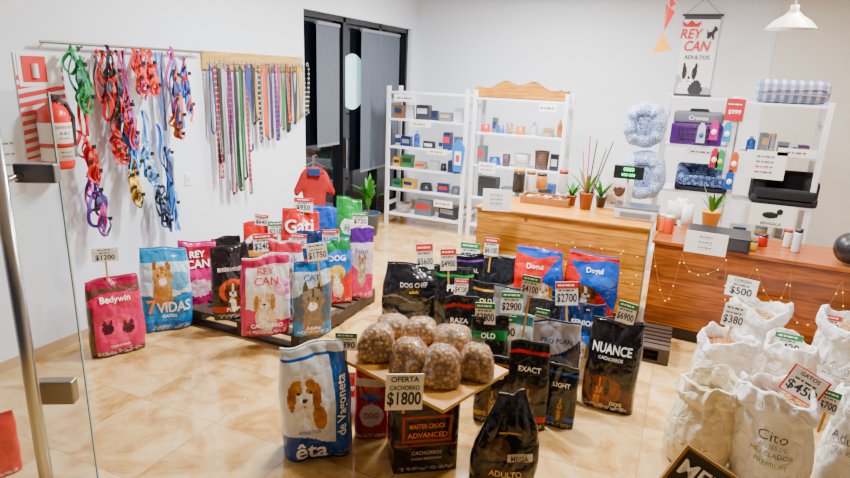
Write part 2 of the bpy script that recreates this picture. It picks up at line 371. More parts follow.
def sign(px,py,wpx,hpx,key,price,hdr,label,stick=.28,tilt=0,card='f4f1ea',off=0,head=None,border=None):
    D=BAGS[key] if isinstance(key,str) else key
    P=at(px,py,D); s=mpp(P); w=wpx*s; h=hpx*s
    root=thing('price_sign',label,'price sign',P-Vector((0,0,h/2)),facing(P)+off,'price signs on sticks')
    root.rotation_euler[1]=tilt; root.rotation_euler[0]=-.12
    b=NB(); box(b,(0,0,h/2),(w,.004,h)); obj('card',b,mat(card,.5),root)
    b=NB(); box(b,(0,-.003,h*.86),(w,.003,h*.28)); obj('header',b,mat(hdr,.5),root)
    if border: b=NB(); box(b,(0,.002,h/2),(w*1.12,.004,h*1.1)); obj('border',b,mat(border,.5),root)
    dk=hdr=='f4f1ea'
    it=[(price,0,h*.3,h*.42,w*.9,'101010'),('~',0,h*.63,h*.12,w*.75,'444444')]
    if head: it[1]=(head[1],0,h*.62,h*.13,w*.8,'222222')
    it.append((head[0] if head else '~',0,h*.86,h*.15,w*.8,'222222' if dk else 'ffffff'))
    lettering(root,it,lambda X,Z:-.0065 if Z>h*.7 else -.004)
    b=NB(); box(b,(0,.006,-stick/2+h*.2),(.014,.006,stick+h*.4)); obj('stick',b,mat('c9a06a',.6),root)
    return root
# ================================================================= ROOM
XW=-4.1; YB=8.8; ZC=3.6
b=NB(); box(b,(0,3.4,-.05),(9.4,12,.1)); struct('floor',b,floor_mat())
wallm=mat('e4eaf2',.5,bump=.05,scale=30)
b=NB(); box(b,(0,3.4,ZC+.05),(9.4,12,.1)); struct('ceiling',b,mat('d4d4d4',.8,bump=.05))
D0,D1,DZ=5.8,8.6,2.75
b=NB(); box(b,(XW-.1,(-2.6+D0)/2,ZC/2),(.2,D0+2.6,ZC)); box(b,(XW-.1,(D0+D1)/2,(DZ+ZC)/2),(.2,D1-D0,ZC-DZ)); box(b,(XW-.1,(D1+YB+.2)/2,ZC/2),(.2,YB+.2-D1,ZC)); struct('wall_left',b,wallm)
b=NB(); box(b,(0,YB+.1,ZC/2),(8.2,.2,ZC)); struct('wall_back',b,mat('e8ecf2',.55,bump=.05,scale=30))
b=NB(); box(b,(2.45,YB-.12,ZC/2),(3.3,.24,ZC)); struct('wall_right_return',b,mat('d8d2ca',.6,bump=.05,scale=30))
b=NB(); box(b,(4.2,3.4,ZC/2),(.2,12,ZC)); struct('wall_right',b,mat('a89e90',.6,bump=.05,scale=30))
b=NB(); box(b,(XW+.006,(-2.6+D0)/2,.04),(.012,D0+2.6,.08)); struct('baseboard_left',b,mat('b8a080',.25,var=.15,scale=6))
b=NB(); box(b,(-1.65,YB-.006,.04),(4.9,.012,.08)); struct('baseboard_back',b,mat('b8a080',.25,var=.15,scale=6))
door=thing('door_1',None,None,(XW,0,0)); door['kind']='structure'
fm=mat('141519',.35)
b=NB()
for y in (D0+.03,D1-.03,D0+.95,D0+1.9): box(b,(-.1,y,DZ/2),(.09,.06,DZ))
for z in (DZ-.03,.04): box(b,(-.1,(D0+D1)/2,z),(.09,D1-D0,.07))
obj('door_frame',b,fm,door)
b=NB(); box(b,(-.14,(D0+D1)/2,DZ/2),(.012,D1-D0-.02,DZ-.04)); obj('glass_pane',b,mat('0a0d12',.06),door)
b=NB(); box(b,(-.03,D0+.95,1.05),(.03,.03,.4)); obj('door_handle',b,mat('9a9a9a',.3,1),door)
def blind(y0,y1,z0,label):
    t=thing('roller_blind',label,'blind',(XW-.045,(y0+y1)/2,z0))
    b=NB(); pts=[(.006*math.sin(i*1.3),(y0-y1)/2+(y1-y0)*i/30,0) for i in range(31)]
    vs=[(b.verts.new(p),b.verts.new((p[0],p[1],DZ-.14-z0))) for p in pts]
    for p,q in zip(vs,vs[1:]): b.faces.new((p[0],q[0],q[1],p[1]))
    obj('fabric',b,mat('4e545e',.8,bump=.1,scale=120),t)
    b=NB(); cyl(b,(0,(y0-y1)/2,DZ-.12-z0),(0,(y1-y0)/2,DZ-.12-z0),.022); obj('roller_tube',b,mat('7b7e86',.5),t)
    b=NB(); box(b,(0,0,.0),(.012,y1-y0,.03)); obj('bottom_bar',b,mat('6d7078',.5),t)
y=lambda px,py:onx(px,py,XW).y
blind(y(320,80),y(342,80),onx(331,145,XW).z,'grey roller blind on the left pane of the dark glazed door, ending above the leashes')
blind(y(364,80),y(401,80),.75,'wide grey blind at the right end of the dark glazed door')
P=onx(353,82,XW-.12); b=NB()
lathe(b,[(0.001,0),(.36,0),(.36,.006),(.001,.006)],32); o=obj('round_reflection',b,mat('b8dce4',.4,emit=.9),loc=(XW-.13,P.y,P.z),rot=(0,math.pi/2,0)); tag(o,'round pale glowing disc standing in for a light reflection on the dark glass door','sign')  # reflected light in the glass, modelled as a faintly glowing disc
# ================================================================= GLASS DOOR FOREGROUND
gD=2.1
G=at(76,300,gD); gd=(HR*.96+HF*.1).normalized(); gr=math.atan2(gd.y,gd.x)
t=thing('glass_door','frameless clear glass door leaf with steel fittings in the left foreground','door',(G.x,G.y,0),gr)
b=NB(); box(b,(-.6,0,1.0),(1.2,.01,1.98)); obj('glass_pane',b,clear_mat('f3f8f8',.04,.05,.05),t)
b=NB(); box(b,(-.003,0,1.0),(.005,.011,1.98)); obj('glass_edge',b,mat('9ab0b4',.15),t)
def loc(px,py,D):
    P=at(px,py,D)-Vector((G.x,G.y,0)); return Matrix.Rotation(-gr,3,'Z')@P
q=loc(22,300,1.95)
b=NB(); cyl(b,(q.x,-.16,.1),(q.x,-.16,1.9),.024,seg=20)
for z in (.35,1.7): cyl(b,(q.x,-.16,z),(q.x,0,z),.012)
obj('pull_bar',b,mat('c4c7cb',.25,1),t,True)
q1=loc(40,172,gD); b=NB(); box(b,(q1.x,-.01,q1.z),(.14,.05,.07),bev=.008); obj('upper_clamp',b,mat('8c8d90',.35,1),t)
q2=loc(60,388,gD); b=NB(); box(b,(q2.x,-.01,q2.z),(.14,.05,.1),bev=.008); obj('lower_clamp',b,mat('a09a90',.4,1),t)
# ================================================================= EXTINGUISHER + SIGN
def onwall(px,py,off=.0): return onx(px,py,XW+off)
P0=onwall(27,160); P1=onwall(60,54)
t=thing('extinguisher_sign','red and white striped fire extinguisher sign on the wall','sign',(XW,(P0.y+P1.y)/2,P0.z))
W=P1.y-P0.y; H=P1.z-P0.z
b=NB(); box(b,(.004,0,H/2),(.008,W,H)); obj('board',b,mat('eeeeee',.5),t)
for i in range(10):
    z=H*(-.02+i*.085); b=NB(); vs=[b.verts.new((.0095,-W/2,max(0,z))),b.verts.new((.0095,-W/2,max(0.01,z+H*.045))),b.verts.new((.0095,W/2,z+H*.13)),b.verts.new((.0095,W/2,z+H*.085))]; b.faces.new(vs); obj('stripe',b,mat('d0271f',.5),t)
b=NB(); box(b,(.006,0,H*.84),(.012,W*.9,H*.3)); obj('header',b,mat('f0f0f0',.5),t)
b=NB(); box(b,(.012,-W*.12,H*.85),(.006,W*.5,H*.24)); obj('red_field',b,mat('c9211c',.5),t)
b=NB(); cyl(b,(.016,-W*.12,H*.77),(.016,-W*.12,H*.9),.022,seg=12); obj('pictogram',b,mat('f0e8e8',.5),t)
P=onwall(60,168,.12)
t=thing('fire_extinguisher','red fire extinguisher with a white label hanging on the left wall','fire extinguisher',(P.x,P.y,P.z),math.pi/2)
eh=onwall(60,95,.12).z-P.z; R=.1
b=NB(); lathe(b,[(.001,0),(R*.9,0),(R,.03),(R,eh*.72),(R*.85,eh*.82),(R*.4,eh*.88),(R*.35,eh*.92),(.001,eh*.92)],28); obj('cylinder',b,mat('c8201c',.25),t,True)
b=NB(); lathe(b,[(R*1.015,eh*.12),(R*1.015,eh*.64)],28); obj('label',b,mat('e9e4dc',.5),t,True)
cy_=lambda X,Z:-math.sqrt(max(0,(R*1.04)**2-X*X))
b=NB(); lathe(b,[(R*1.025,eh*.3),(R*1.025,eh*.36)],28); obj('label_band',b,mat('b03028',.5),t,True)
lettering(t,[('EXTINTOR',0,eh*.58,.02,.13,'a02020'),('A B C',0,eh*.5,.022,.1,'2a3a60'),('~',0,eh*.43,.014,.13,'555555'),('~',0,eh*.24,.014,.13,'555555'),('~',0,eh*.18,.014,.11,'555555')],cy_)
b=NB(); cyl(b,(0,0,eh*.92),(0,0,eh*.99),.02); box(b,(0,-.04,eh*1.0),(.03,.12,.015)); box(b,(0,-.04,eh*.95),(.025,.1,.012),rx=-.25); obj('valve_handle',b,mat('2a2a2a',.4),t)
b=NB(); sweep(b,[(0,-.03,eh*.95),(.06,-.05,eh*.9),(.12,-.03,eh*.7),(.115,-.02,eh*.3),(.1,-.05,eh*.15)],.02,.02,(0,1,0)); obj('hose',b,mat('1a1a1a',.5),t)
b=NB(); box(b,(0,.108,eh*.6),(.1,.02,.16)); obj('wall_bracket',b,mat('7a1a16',.4),t)
P=onwall(6,165); t=thing('wall_notice','white paper notice on the wall at the left edge','notice',(XW+.004,P.y,P.z-.2),math.pi/2)
b=NB(); box(b,(0,0,.2),(.22,.004,.4)); obj('paper',b,mat('dcdcdc',.6),t); lettering(t,[('~',0,.34,.03,.15,'777777'),('~',0,.27,.025,.15,'777777'),('~',0,.2,.025,.13,'777777')],lambda X,Z:-.004)
P=onwall(188,179); t=thing('light_switch','small white light switch plate on the left wall','light switch',(XW,P.y,P.z),math.pi/2)
b=NB(); box(b,(0,-.005,0),(.075,.01,.11),bev=.003); obj('plate',b,mat('f2f2f2',.4),t); b=NB(); box(b,(0,-.012,0),(.03,.008,.05)); obj('rocker',b,mat('dfdfdf',.3),t)
# ================================================================= HANGING RACKS
A=onwall(40,43,.07); B=onwall(203,51,.07); zr=(A.z+B.z)/2
t=thing('hanging_rail','thin grey metal rail holding harnesses on the left wall','rail',(XW,(A.y+B.y)/2,zr))
L=B.y-A.y; b=NB(); cyl(b,(.07,-L/2,0),(.07,L/2,0),.011); obj('rail_bar',b,mat('8f8a80',.35,1),t)
for s in (-.45,0,.45): b=NB(); cyl(b,(0,L*s,0),(.07,L*s,0),.007); obj('rail_bracket',b,mat('8f8a80',.35,1),t)
def hang(kind,px,py0,py1,wpx,cols,label,group,off=.09,sw=.021):
    P=onwall(px,py0,off); Q=onwall(px,py1,off); zt=P.z; Ln=zt-Q.z; W=wpx*mpp(P)
    t=thing('dog_harness' if kind!='leash' else 'dog_leash',label,'harness' if kind!='leash' else 'leash',(XW+off,P.y,zt),0,group)
    c=[mat(x,.6,bump=.2,scale=200) if isinstance(x,str) else x for x in cols]; rd=random.Random(int(px*7+py1))
    if kind=='leash':
        b=NB(); n=16; w=max(.012,W/2.6); pts=[]
        for i in range(n+1):
            f=i/n; pts.append((.012*math.sin(f*3+px),-w*.75-.35*w*math.sin(f*4+px)*f,-Ln*f))
        for i in range(6): a=math.pi*i/6; pts.append((0,-w*.75*math.cos(a),-Ln-.02*math.sin(a)))
        for i in range(n+1):
            f=1-i/n*.96; pts.append((-.012*math.sin(f*3+px)+.012,w*.75+.35*w*math.sin(f*5+px)*f,-Ln*f))
        sweep(b,pts,sw,.004,(1,0,0),spin=lambda f:.5*math.sin(f*9+px)); obj('strap',b,c[0],t)
        b=NB(); ring=[(.018,.02*math.cos(a*math.pi/8)*.8,.012+.02*math.sin(a*math.pi/8)-.02) for a in range(16)]; sweep(b,ring,.005,.005,(1,0,0),True); obj('hook_ring',b,mat('b8b8b8',.3,1),t)
        b=NB(); cyl(b,(.014,w*.75,-Ln*.93),(.014,w*.75,-Ln*1.0),.007); ball(b,(.014,w*.75,-Ln*1.01),.012,1); obj('snap_clasp',b,mat('c0c0c0',.3,1),t)
    else:
        m=.42*Ln if kind=='harness' else .07*Ln
        for s in (-1,0,1):
            b=NB(); pts=[(.008*s,s*W*.12*(1+math.sin(f/3+s+px)),-m*f/8) for f in range(9)]; sweep(b,pts,sw,.004,(1,0,0),spin=lambda f:.8*math.sin(f*6+s*2+px)); obj('leash_strap',b,c[(s+1)%len(c)],t)
        N=8
        for k in range(N):
            b=NB(); f0=k/(N-1); cz=-m-(Ln-m)*(.16+.62*f0); ry=W*(.09+.16*rd.random())*(1 if f0<.7 else .7); rz_=(Ln-m)*(.18+.14*rd.random()); rz_=min(rz_,(Ln-m)*(1-(.16+.62*f0)),(Ln-m)*.32); cy=W*(rd.random()-.5)*.5*(1-f0*.5); ph=rd.random()*2; tl=(rd.random()-.5)*.7
            pts=[]
            for a in range(28):
                al=a*math.pi/14; u=ry*math.cos(al)*(.75-.45*math.sin(al))*1.3+ry*.12*math.sin(al*3+ph); v=rz_*math.sin(al)
                pts.append((.01*k-.02+.012*math.sin(a*.7+k),cy+u*math.cos(tl)-v*math.sin(tl)*.5,cz+v*math.cos(tl)+u*math.sin(tl)))
            sweep(b,pts,sw*(.9 if k%2 else 1.2),.004,(1,0,.2),True,spin=lambda f,k=k:.7*math.sin(f*6.28+k)); obj('strap_loop',b,c[k%len(c)],t)
        b=NB(); cz=-m-(Ln-m)*.42; pw=W*.18; ph_=(Ln-m)*.14; sy=W*(rd.random()-.5)*.3
        poly=[(pw*math.cos(a*math.pi/8)*(1+.2*math.cos(a*math.pi/4)),ph_*math.sin(a*math.pi/8)) for a in range(16)]
        f1=[b.verts.new((.03+.01*math.sin(i),sy+p[0],cz+p[1])) for i,p in enumerate(poly)]; f2=[b.verts.new((.018,sy+p[0],cz+p[1])) for p in poly]
        ce=b.verts.new((.042,sy,cz))
        for i in range(16): b.faces.new((f1[i],f1[(i+1)%16],ce)); b.faces.new((f1[i],f2[i],f2[(i+1)%16],f1[(i+1)%16]))
        obj('chest_pad',b,c[-1],t)
        for (yy,zz) in ((0,.2),(.2,.7),(-.2,.5)):
            b=NB(); box(b,(.06,W*yy,-m-(Ln-m)*zz),(.015,.028,.03),bev=.004); obj('buckle',b,mat('141414',.3),t)
g='harnesses on the metal rail'
HN=[(77,46,116,24,['1f8a4c','167040','2a6a50'],'full','dark green harness bunch at the left end of the rail'),
(83,100,186,20,['c22a30','a81f28'],'harness','red harness hanging under the green bunch'),
(94,172,238,28,['4a2c86','4a2c86','c03a8a','2b2350'],'full','purple harness, lowest one beneath the red harness'),
(102,50,140,22,['c2332c','1a1a1c','b83a30','141418'],'full','red and black harness hanging right of the green one'),
(112,50,128,16,['242430','d04a4a','242430'],'full','black harness with red straps near the middle of the rail'),
(122,50,150,14,['d96aa0','b03a30','8a4a90'],'harness','pink harness hanging on the rail'),
(116,130,165,20,['d3222a','901a20'],'full','bright red small harness below the red and black one'),
(131,160,208,20,['e8b820','2a2410','f0c838'],'full','yellow harness with black pattern hanging low'),
(126,100,185,24,['2a62b0','6fa8d8','204a90'],'full','blue harness in the middle of the rail bunches'),
(137,50,100,16,['e03a28','8a2a60','e05a28'],'full','scarlet bundle of straps beside the orange red one'),
(148,50,98,20,['e05a28','d93a20','c83048'],'full','orange red bundle of straps near the middle of the rail'),
(143,110,190,20,['7ab0dc','3c7cc0','a8c8e8'],'harness','light blue harness beside the darker blue one'),
(159,52,235,14,['3c6cc0','8ab8e0','28304c'],'harness','long blue harness with leash reaching lowest at the right'),
(161,185,234,16,['1c2238','2c3c60'],'full','dark navy harness end under the long blue strap'),
(172,52,138,18,['c04a9a','3a6ac8','e07a3a','2a3058'],'full','multicoloured pink, blue and orange harness right of centre'),
(175,116,140,12,['f08020','d86a10'],'full','small orange harness low near the rail end'),
(183,56,122,12,['5a90d8','e05050','30488a'],'full','thin blue and red harness at the right end of the rail')]
for (px,a,bb,w,c,k,lb) in HN: hang(k,px,a,bb,w*1.15,c,lb,g,off=.09+.02*(px%3))
A=onwall(203,62,.03); B=onwall(303,62,.03)
t=thing('wooden_hook_rack','light pine wooden rack with hooks for leashes on the left wall','rack',(XW,(A.y+B.y)/2,(onwall(253,71).z)))
L=B.y-A.y; hh=onwall(253,54).z-onwall(253,71).z
b=NB(); box(b,(.012,0,hh/2),(.024,L,hh),bev=.003); obj('board',b,wood_mat('c8a468','b08850',.06,'Y'),t)
for i in range(24):
    b=NB(); yy=-L/2+.05+(L-.1)*i/23; cyl(b,(.024,yy,hh*.35),(.06,yy,hh*.35),.004,seg=8); cyl(b,(.06,yy,hh*.35),(.06,yy,hh*.55),.004,seg=8); obj('hook',b,mat('8a8a8a',.3,1),t)
LC=['1c2a60','901c24','181818','a8a8a8','1a1a1a','4a2050','202020','1f5a28','1c1c1c','802040','1c3c80','181818','c89818','1b1b1b','c85a18','3a1a50','141414','14306a','b03068','187038','181818','b82828','2a2a2a','b89820','808080','1a1a1a']
LN=[132,178,162,190,152,193,188,190,178,193,150,122,118,140,135,138,136,138,125,128,130,120,122,118,116,112]
CN={'1c2a60':'navy','901c24':'red','181818':'black','a8a8a8':'light grey','1a1a1a':'black','4a2050':'purple','202020':'black','1f5a28':'green','1c1c1c':'black','802040':'crimson','1c3c80':'blue','c89818':'yellow','1b1b1b':'black','c85a18':'orange','3a1a50':'dark purple','141414':'black','14306a':'dark blue','b03068':'pink','187038':'bright green','b82828':'scarlet','2a2a2a':'charcoal','b89820':'mustard','808080':'grey'}
ORD=['first','second','third','fourth','fifth','sixth','seventh','eighth','ninth','tenth','eleventh','twelfth','thirteenth','fourteenth','fifteenth','sixteenth','seventeenth','eighteenth','nineteenth','twentieth','twenty-first','twenty-second','twenty-third','twenty-fourth','twenty-fifth','twenty-sixth']
for i,(c,l2) in enumerate(zip(LC,LN)):
    px=210+i*3.8+1.2*math.sin(i*2.3)
    m_=stripes(c,['c8c0b0','a83050','4060a0','b89030'][(i//3)%4],.05,2,.8) if i%4==1 else c
    hang('leash',px,64,l2,5.4+1.6*math.sin(i*1.9),[m_],'%s leash with snap clasp, %s from the left on the wooden rack'%(CN[c],ORD[i]),'leashes on the wooden rack',off=.075+.008*(i%4),sw=.02+.006*(i%3))
# ================================================================= PALLETS
def pallet(x0,x1,y0,y1,label,c='34261d'):
    t=thing('wooden_pallet',label,'pallet',((x0+x1)/2,(y0+y1)/2,0)); W=x1-x0;Dp=y1-y0; pm=mat(c,.7,bump=.3,scale=25,var=.35)
    for i in range(6):
        b=NB(); box(b,(0,-Dp/2+.05+(Dp-.1)*i/5,.125),(W,.1,.02)); obj('deck_board',b,pm,t)
    for i in range(3):
        b=NB(); box(b,(-W/2+.04+(W-.08)*i/2,0,.0695),(.08,Dp,.089)); obj('stringer',b,pm,t)
    for i in range(3):
        b=NB(); box(b,(0,-Dp/2+.05+(Dp-.1)*i/2,.0125),(W,.09,.023)); obj('bottom_board',b,pm,t)
PZ=.136
pallet(-3.64,-2.5,3.42,4.62,'dark wooden pallet under the bags by the left wall')
pallet(-1.2,.1,4.55,5.05,'dark wooden pallet beside the plank counter')
# ================================================================= BAGS left
PF='pet_food_bag'; PC='pet food bag'
bag('bedy',PF,'brown and magenta pet food bag standing alone at the far left',PC,120,355,280,50,
 [('r',0,1,0,1,'b5305a'),('d',.66,.8,'5b3a34'),('r',0,1,.9,1,'8a1c40'),('e',.5,.36,.34,.2,'d0456e'),('r',0,1,0,.09,'5a2a28'),('r',0,.1,0,.9,'4a3028'),('e',.5,.74,.5,.1,'c02a58')]+[('e',.32,.38,.1,.07,'401828'),('e',.26,.45,.03,.05,'401828'),('e',.38,.45,.03,.05,'401828'),('e',.68,.35,.1,.07,'401828'),('e',.62,.42,.03,.05,'401828'),('e',.74,.42,.03,.05,'401828')],
 [('Bedywin',.5,.76,.1,.85,'ffffff'),('CACHORRO',.5,.15,.03,.5,'ffe0e0')],off=.15)
bag('vidas',PF,'light blue and white cat food bag against the left wall',PC,170,331,248,46,
 [('r',0,1,0,1,'2f80b8'),('d',.5,.42,'c8dce8'),('r',0,1,.85,1,'3a8abc'),('r',0,1,0,.14,'1f5f9c'),('e',.75,.62,.22,.12,'70a8cc'),('w',.46,.03,8,.02,1,'f0f4f8')]+catp(.42,.68,.24,'b88858','8a5a30'),
 [('VIDAS',.6,.31,.13,.75,'ffffff'),('7',.16,.33,.17,.2,'ff9020'),('GATOS',.5,.2,.035,.5,'ffffff')],off=.1)
bag('can1',PF,'magenta dog food bag beside the light blue cat bag',PC,201,316,242,38,
 [('r',0,1,0,1,'a01858'),('d',.3,.5,'c83878'),('r',0,1,.66,.95,'8a1030'),('r',0,1,0,.15,'58103a'),('f',.5,.4,.3,.12,'e8c0c8')],
 [('REY',.5,.85,.08,.7,'ffffff'),('CAN',.5,.73,.1,.8,'ffffff')],off=.1)
bag('dk1',PF,'dark brown bag with orange panel at the left edge of the pallet',PC,234,320,246,38,
 [('r',0,1,0,1,'1c1517'),('e',.5,.42,.34,.16,'b8501a'),('r',0,1,.12,.2,'a03018'),('r',.15,.85,.68,.74,'c8b8a8')]+dogp(.5,.42,.2,'6a3a20','3a2010'),
 [('EXCELLENT',.5,.71,.045,.65,'402020'),('PUPPY',.5,.16,.05,.6,'ffffff')],z0=PZ,off=.15)
bag('rey',PF,'magenta and white puppy food bag at the front corner of the pallet',PC,266,336,256,48,
 [('r',0,1,0,1,'e8e4e4'),('u',.36,.2,'c01a68'),('r',0,1,.9,1,'b81860'),('u',.12,.1,'8a1048'),('r',0,.1,0,1,'b81860'),('e',.85,.62,.2,.12,'e8a8c8')]+dogp(.46,.46,.22,'d8c0a0','a87848'),
 [('REY',.52,.84,.085,.6,'c01830'),('CAN',.52,.72,.1,.7,'c01830'),('CACHORRO',.5,.15,.05,.75,'ffffff')],z0=PZ,off=.12)
bag('gati1',PF,'red bag with white oval logo at the back left of the pallet',PC,262,270,224,32,
 [('r',0,1,0,1,'c0202a'),('e',.5,.7,.45,.14,'f2f2f2'),('u',.3,.3,'2a50a0')],[('Gati',.5,.71,.14,.7,'c0202a')],z0=PZ,D=5.2)
bag('gati2',PF,'red cat food bag with white lettering at the pallet centre back',PC,300,262,211,38,
 [('r',0,1,0,1,'b81f28'),('u',.35,.3,'d8d8e4'),('r',0,1,0,.14,'2048a0')]+catp(.5,.34,.2,'a0a0a0','606060'),[('Gati',.5,.83,.16,.8,'ffffff')],z0=PZ,D=5.1,d=.2)
bag('w1',PF,'white and blue bag half hidden behind the magenta puppy bag',PC,288,310,240,34,
 [('r',0,1,0,1,'d4dae4'),('u',.4,.55,'2a6ab8'),('r',0,1,.85,1,'c03048')]+catp(.5,.5,.2,'b0a090','706050'),[('Whisk',.5,.76,.08,.7,'7a3090')],z0=PZ,D=4.6,d=.12)
bag('cat2',PF,'blue and grey cat food bag at the right front of the pallet',PC,312,336,262,38,
 [('r',0,1,0,1,'4a5868'),('d',.55,.75,'b8c4cc'),('r',0,1,.0,.2,'1c78b8'),('r',0,1,.88,1,'2860a0')]+catp(.5,.5,.34,'7a6a5a','4a3a2a'),
 [('CAT',.5,.8,.08,.5,'28488a'),('Adulto',.5,.13,.05,.6,'ffffff')],z0=PZ,off=.15)
bag('dgr',PF,'bright blue and red bag at the pallet centre',PC,336,304,240,32,
 [('r',0,1,0,1,'1c6ac0'),('u',.25,.55,'c03028'),('r',0,1,.84,1,'207040'),('e',.5,.5,.25,.12,'e0c040')]+dogp(.5,.42,.18,'e0c8a0','a07848'),[('DOG',.5,.74,.09,.6,'ffffff')],z0=PZ,off=.2,d=.13)
bag('pnk',PF,'white and pink bag at the right edge of the pallet',PC,360,298,228,25,
 [('r',0,1,0,1,'d8ccd4'),('u',.5,.3,'c8386a'),('r',0,1,.8,1,'4a2070')]+catp(.5,.5,.2,'b8a088','806850'),[('Fino',.5,.7,.08,.7,'5a2a7a')],z0=PZ,off=.2,d=.12)
bag('grn',PF,'green topped bag at the back right of the pallet',PC,350,262,200,26,
 [('r',0,1,0,1,'1f7a3c'),('u',.4,.5,'1c50a0'),('e',.5,.7,.35,.09,'e0e0e0')],[('PRO',.5,.7,.07,.45,'1f7a3c')],z0=PZ,D=5.25,d=.14)
bag('tub',PF,'black bag standing behind the dark brown one on the pallet',PC,252,296,243,32,
 [('r',0,1,0,1,'15151a'),('u',.45,.6,'982810'),('r',0,1,.8,.9,'b87818')],[('MAX',.5,.68,.1,.6,'ffffff')],z0=PZ,D=4.75,d=.12)
bag('l2',PF,'navy bag with red stripe behind the cat bags on the pallet',PC,316,290,230,34,
 [('r',0,1,0,1,'1c2c5a'),('r',0,1,.5,.62,'c02830'),('e',.5,.3,.3,.12,'c0c8d8')],[('FIT',.5,.75,.1,.5,'ffffff')],z0=PZ,D=4.88,d=.12)
bag('l3',PF,'black and magenta bag standing between the left bags and the pallet back',PC,228,300,239,30,
 [('r',0,1,0,1,'1a1618'),('u',.5,.4,'8a1850')],[('ADULT',.5,.72,.07,.7,'ffffff')],z0=0,D=5.15)
bag('l4',PF,'blue bag at the back of the pallet below the dog shirt',PC,326,262,208,28,
 [('r',0,1,0,1,'2058b0'),('u',.4,.3,'d0d8e4')],[('OPTI',.5,.7,.1,.6,'ffffff')],z0=0,D=5.5)
# ================================================================= BAGS middle
BK='121317'
def blk(c,c2='e8e8e8',dog=True): return [('r',0,1,0,1,BK),('r',0,1,.12,.18,c),('e',.5,.42,.34,.15,c2),('r',0,1,.88,.91,c)]+(dogp(.5,.42,.2,'4a3426','241810',muz='a08060') if dog else [])
bag('b1',PF,'wide black dog food bag left of the counter bags',PC,411,332,264,60,
 [('r',0,1,0,1,BK),('r',0,1,.0,.28,'202226'),('w',.52,.05,9,.012,0,'6a6a6a'),('f',.5,.4,.25,.07,'38393e')],[('DOG CHEF',.5,.74,.07,.5,'c8c8c8'),('adult',.5,.64,.05,.3,'c0a050')],off=.1)
bag('b2',PF,'black bag with green band behind the kibble table',PC,452,342,268,34,blk('2a8a48','24442e'),[('PRO',.5,.74,.08,.5,'ffffff')])
bag('b3',PF,'black bag with purple band at the back behind the price cards',PC,468,316,254,34,blk('6a3a90','302440'),[('VITAL',.5,.74,.07,.6,'e0e0e0')],D=5.1)
bag('b4',PF,'white and black bag left of the red and blue bags',PC,497,318,258,32,
 [('r',0,1,0,1,'b8b8b8'),('d',.55,.65,'1a1c22'),('u',.2,.2,'1a1c22')],[('Balance',.5,.45,.07,.75,'222222')],D=4.85)
bag('rb1',PF,'red and blue bag, left one of the pair leaning on the counter',PC,534,318,250,48,
 [('r',0,1,0,1,'c8202c'),('u',.15,.95,'1f4fa8'),('d',.9,.9,'1f4fa8'),('e',.32,.55,.28,.14,'d8301c')]+dogp(.62,.4,.2,'e0c090','a06838'),[('Dogui',.42,.75,.1,.65,'ffffff')],z0=PZ,D=4.75,d=.16)
bag('rb2',PF,'blue and red bag, right one of the pair leaning on the counter',PC,586,322,254,52,
 [('r',0,1,0,1,'1e4aa0'),('u',.95,.1,'b81c28'),('d',.9,.92,'c8202c'),('e',.6,.6,.3,.14,'2a62c8')]+dogp(.42,.42,.2,'7a4a20','4a2810'),[('Dogui',.55,.77,.1,.65,'ffffff')],z0=PZ,D=4.72,d=.16)
bag('bl2',PF,'dark blue bag between the blue-red pair and the brown-black bag',PC,576,384,304,40,
 [('r',0,1,0,1,'122850'),('u',.3,.4,'a8acb8'),('e',.5,.55,.3,.12,'2050a0')]+dogp(.5,.45,.18,'c8b090','806040'),[('SENIOR',.5,.78,.06,.6,'ffffff')])
bag('b7',PF,'black and green bag left of the navy bag in the middle group',PC,484,392,318,34,
 [('r',0,1,0,1,'15161a'),('r',0,1,.72,.84,'1f6a3c'),('u',.25,.25,'282c32')]+dogp(.5,.45,.2,'5a4030','2a1c12'),[('OLD',.5,.78,.07,.4,'ffffff')])
bag('b8',PF,'silver and navy bag in the centre of the middle group',PC,550,402,322,42,
 [('r',0,1,0,1,'182240'),('d',.5,.8,'a8acb8'),('e',.6,.45,.3,.16,'5a6070')]+dogp(.5,.42,.22,'2a2a30','141418'),[('PRO PLAN',.5,.8,.06,.7,'1c2a50')])
bag('b6',PF,'white and teal bag with green card above, middle group',PC,518,390,318,32,
 [('r',0,1,0,1,'a8b4b0'),('u',.45,.5,'125050'),('r',0,1,.88,1,'125050')],[('NUTRI',.5,.68,.07,.7,'1a5a5a')])
bag('c1',PF,'grey and black bag behind the large $3600 card',PC,508,352,288,32,
 [('r',0,1,0,1,'24262c'),('d',.6,.5,'787c84'),('f',.5,.4,.3,.12,'5a4a3c')],[('EUKA',.5,.76,.07,.6,'202020')])
bag('c2',PF,'brown and black bag in front of the left red-blue bag',PC,537,362,298,32,
 [('r',0,1,0,1,'1a1614'),('u',.5,.4,'4a2c1a')]+dogp(.5,.45,.2,'8a5a34','4a2c18'),[('VET',.5,.76,.07,.45,'e8d8b8')])
bag('c3',PF,'black bag with white band in front of the right red-blue bag',PC,566,350,304,30,
 [('r',0,1,0,1,'141519'),('r',0,1,.55,.68,'a8a8ac')],[('TOP',.5,.61,.06,.4,'202020')])
bag('c4',PF,'black bag with red band directly behind the kibble bags',PC,456,376,298,32,blk('a02828','38302c'),[('RAZA',.5,.74,.06,.6,'ffffff')])
bag('c5',PF,'dark grey bag standing between the wide black bag and the green band bag',PC,436,318,268,28,blk('6a6a70','3c3c42',False),[('EXCEL',.5,.72,.06,.6,'e0e0e0')],D=5.1)
bag('c6',PF,'dark bag with yellow band behind the red band bag',PC,480,350,284,28,blk('c09020','3c3020'),[('GOLD',.5,.74,.07,.6,'f0d890')],D=4.4)
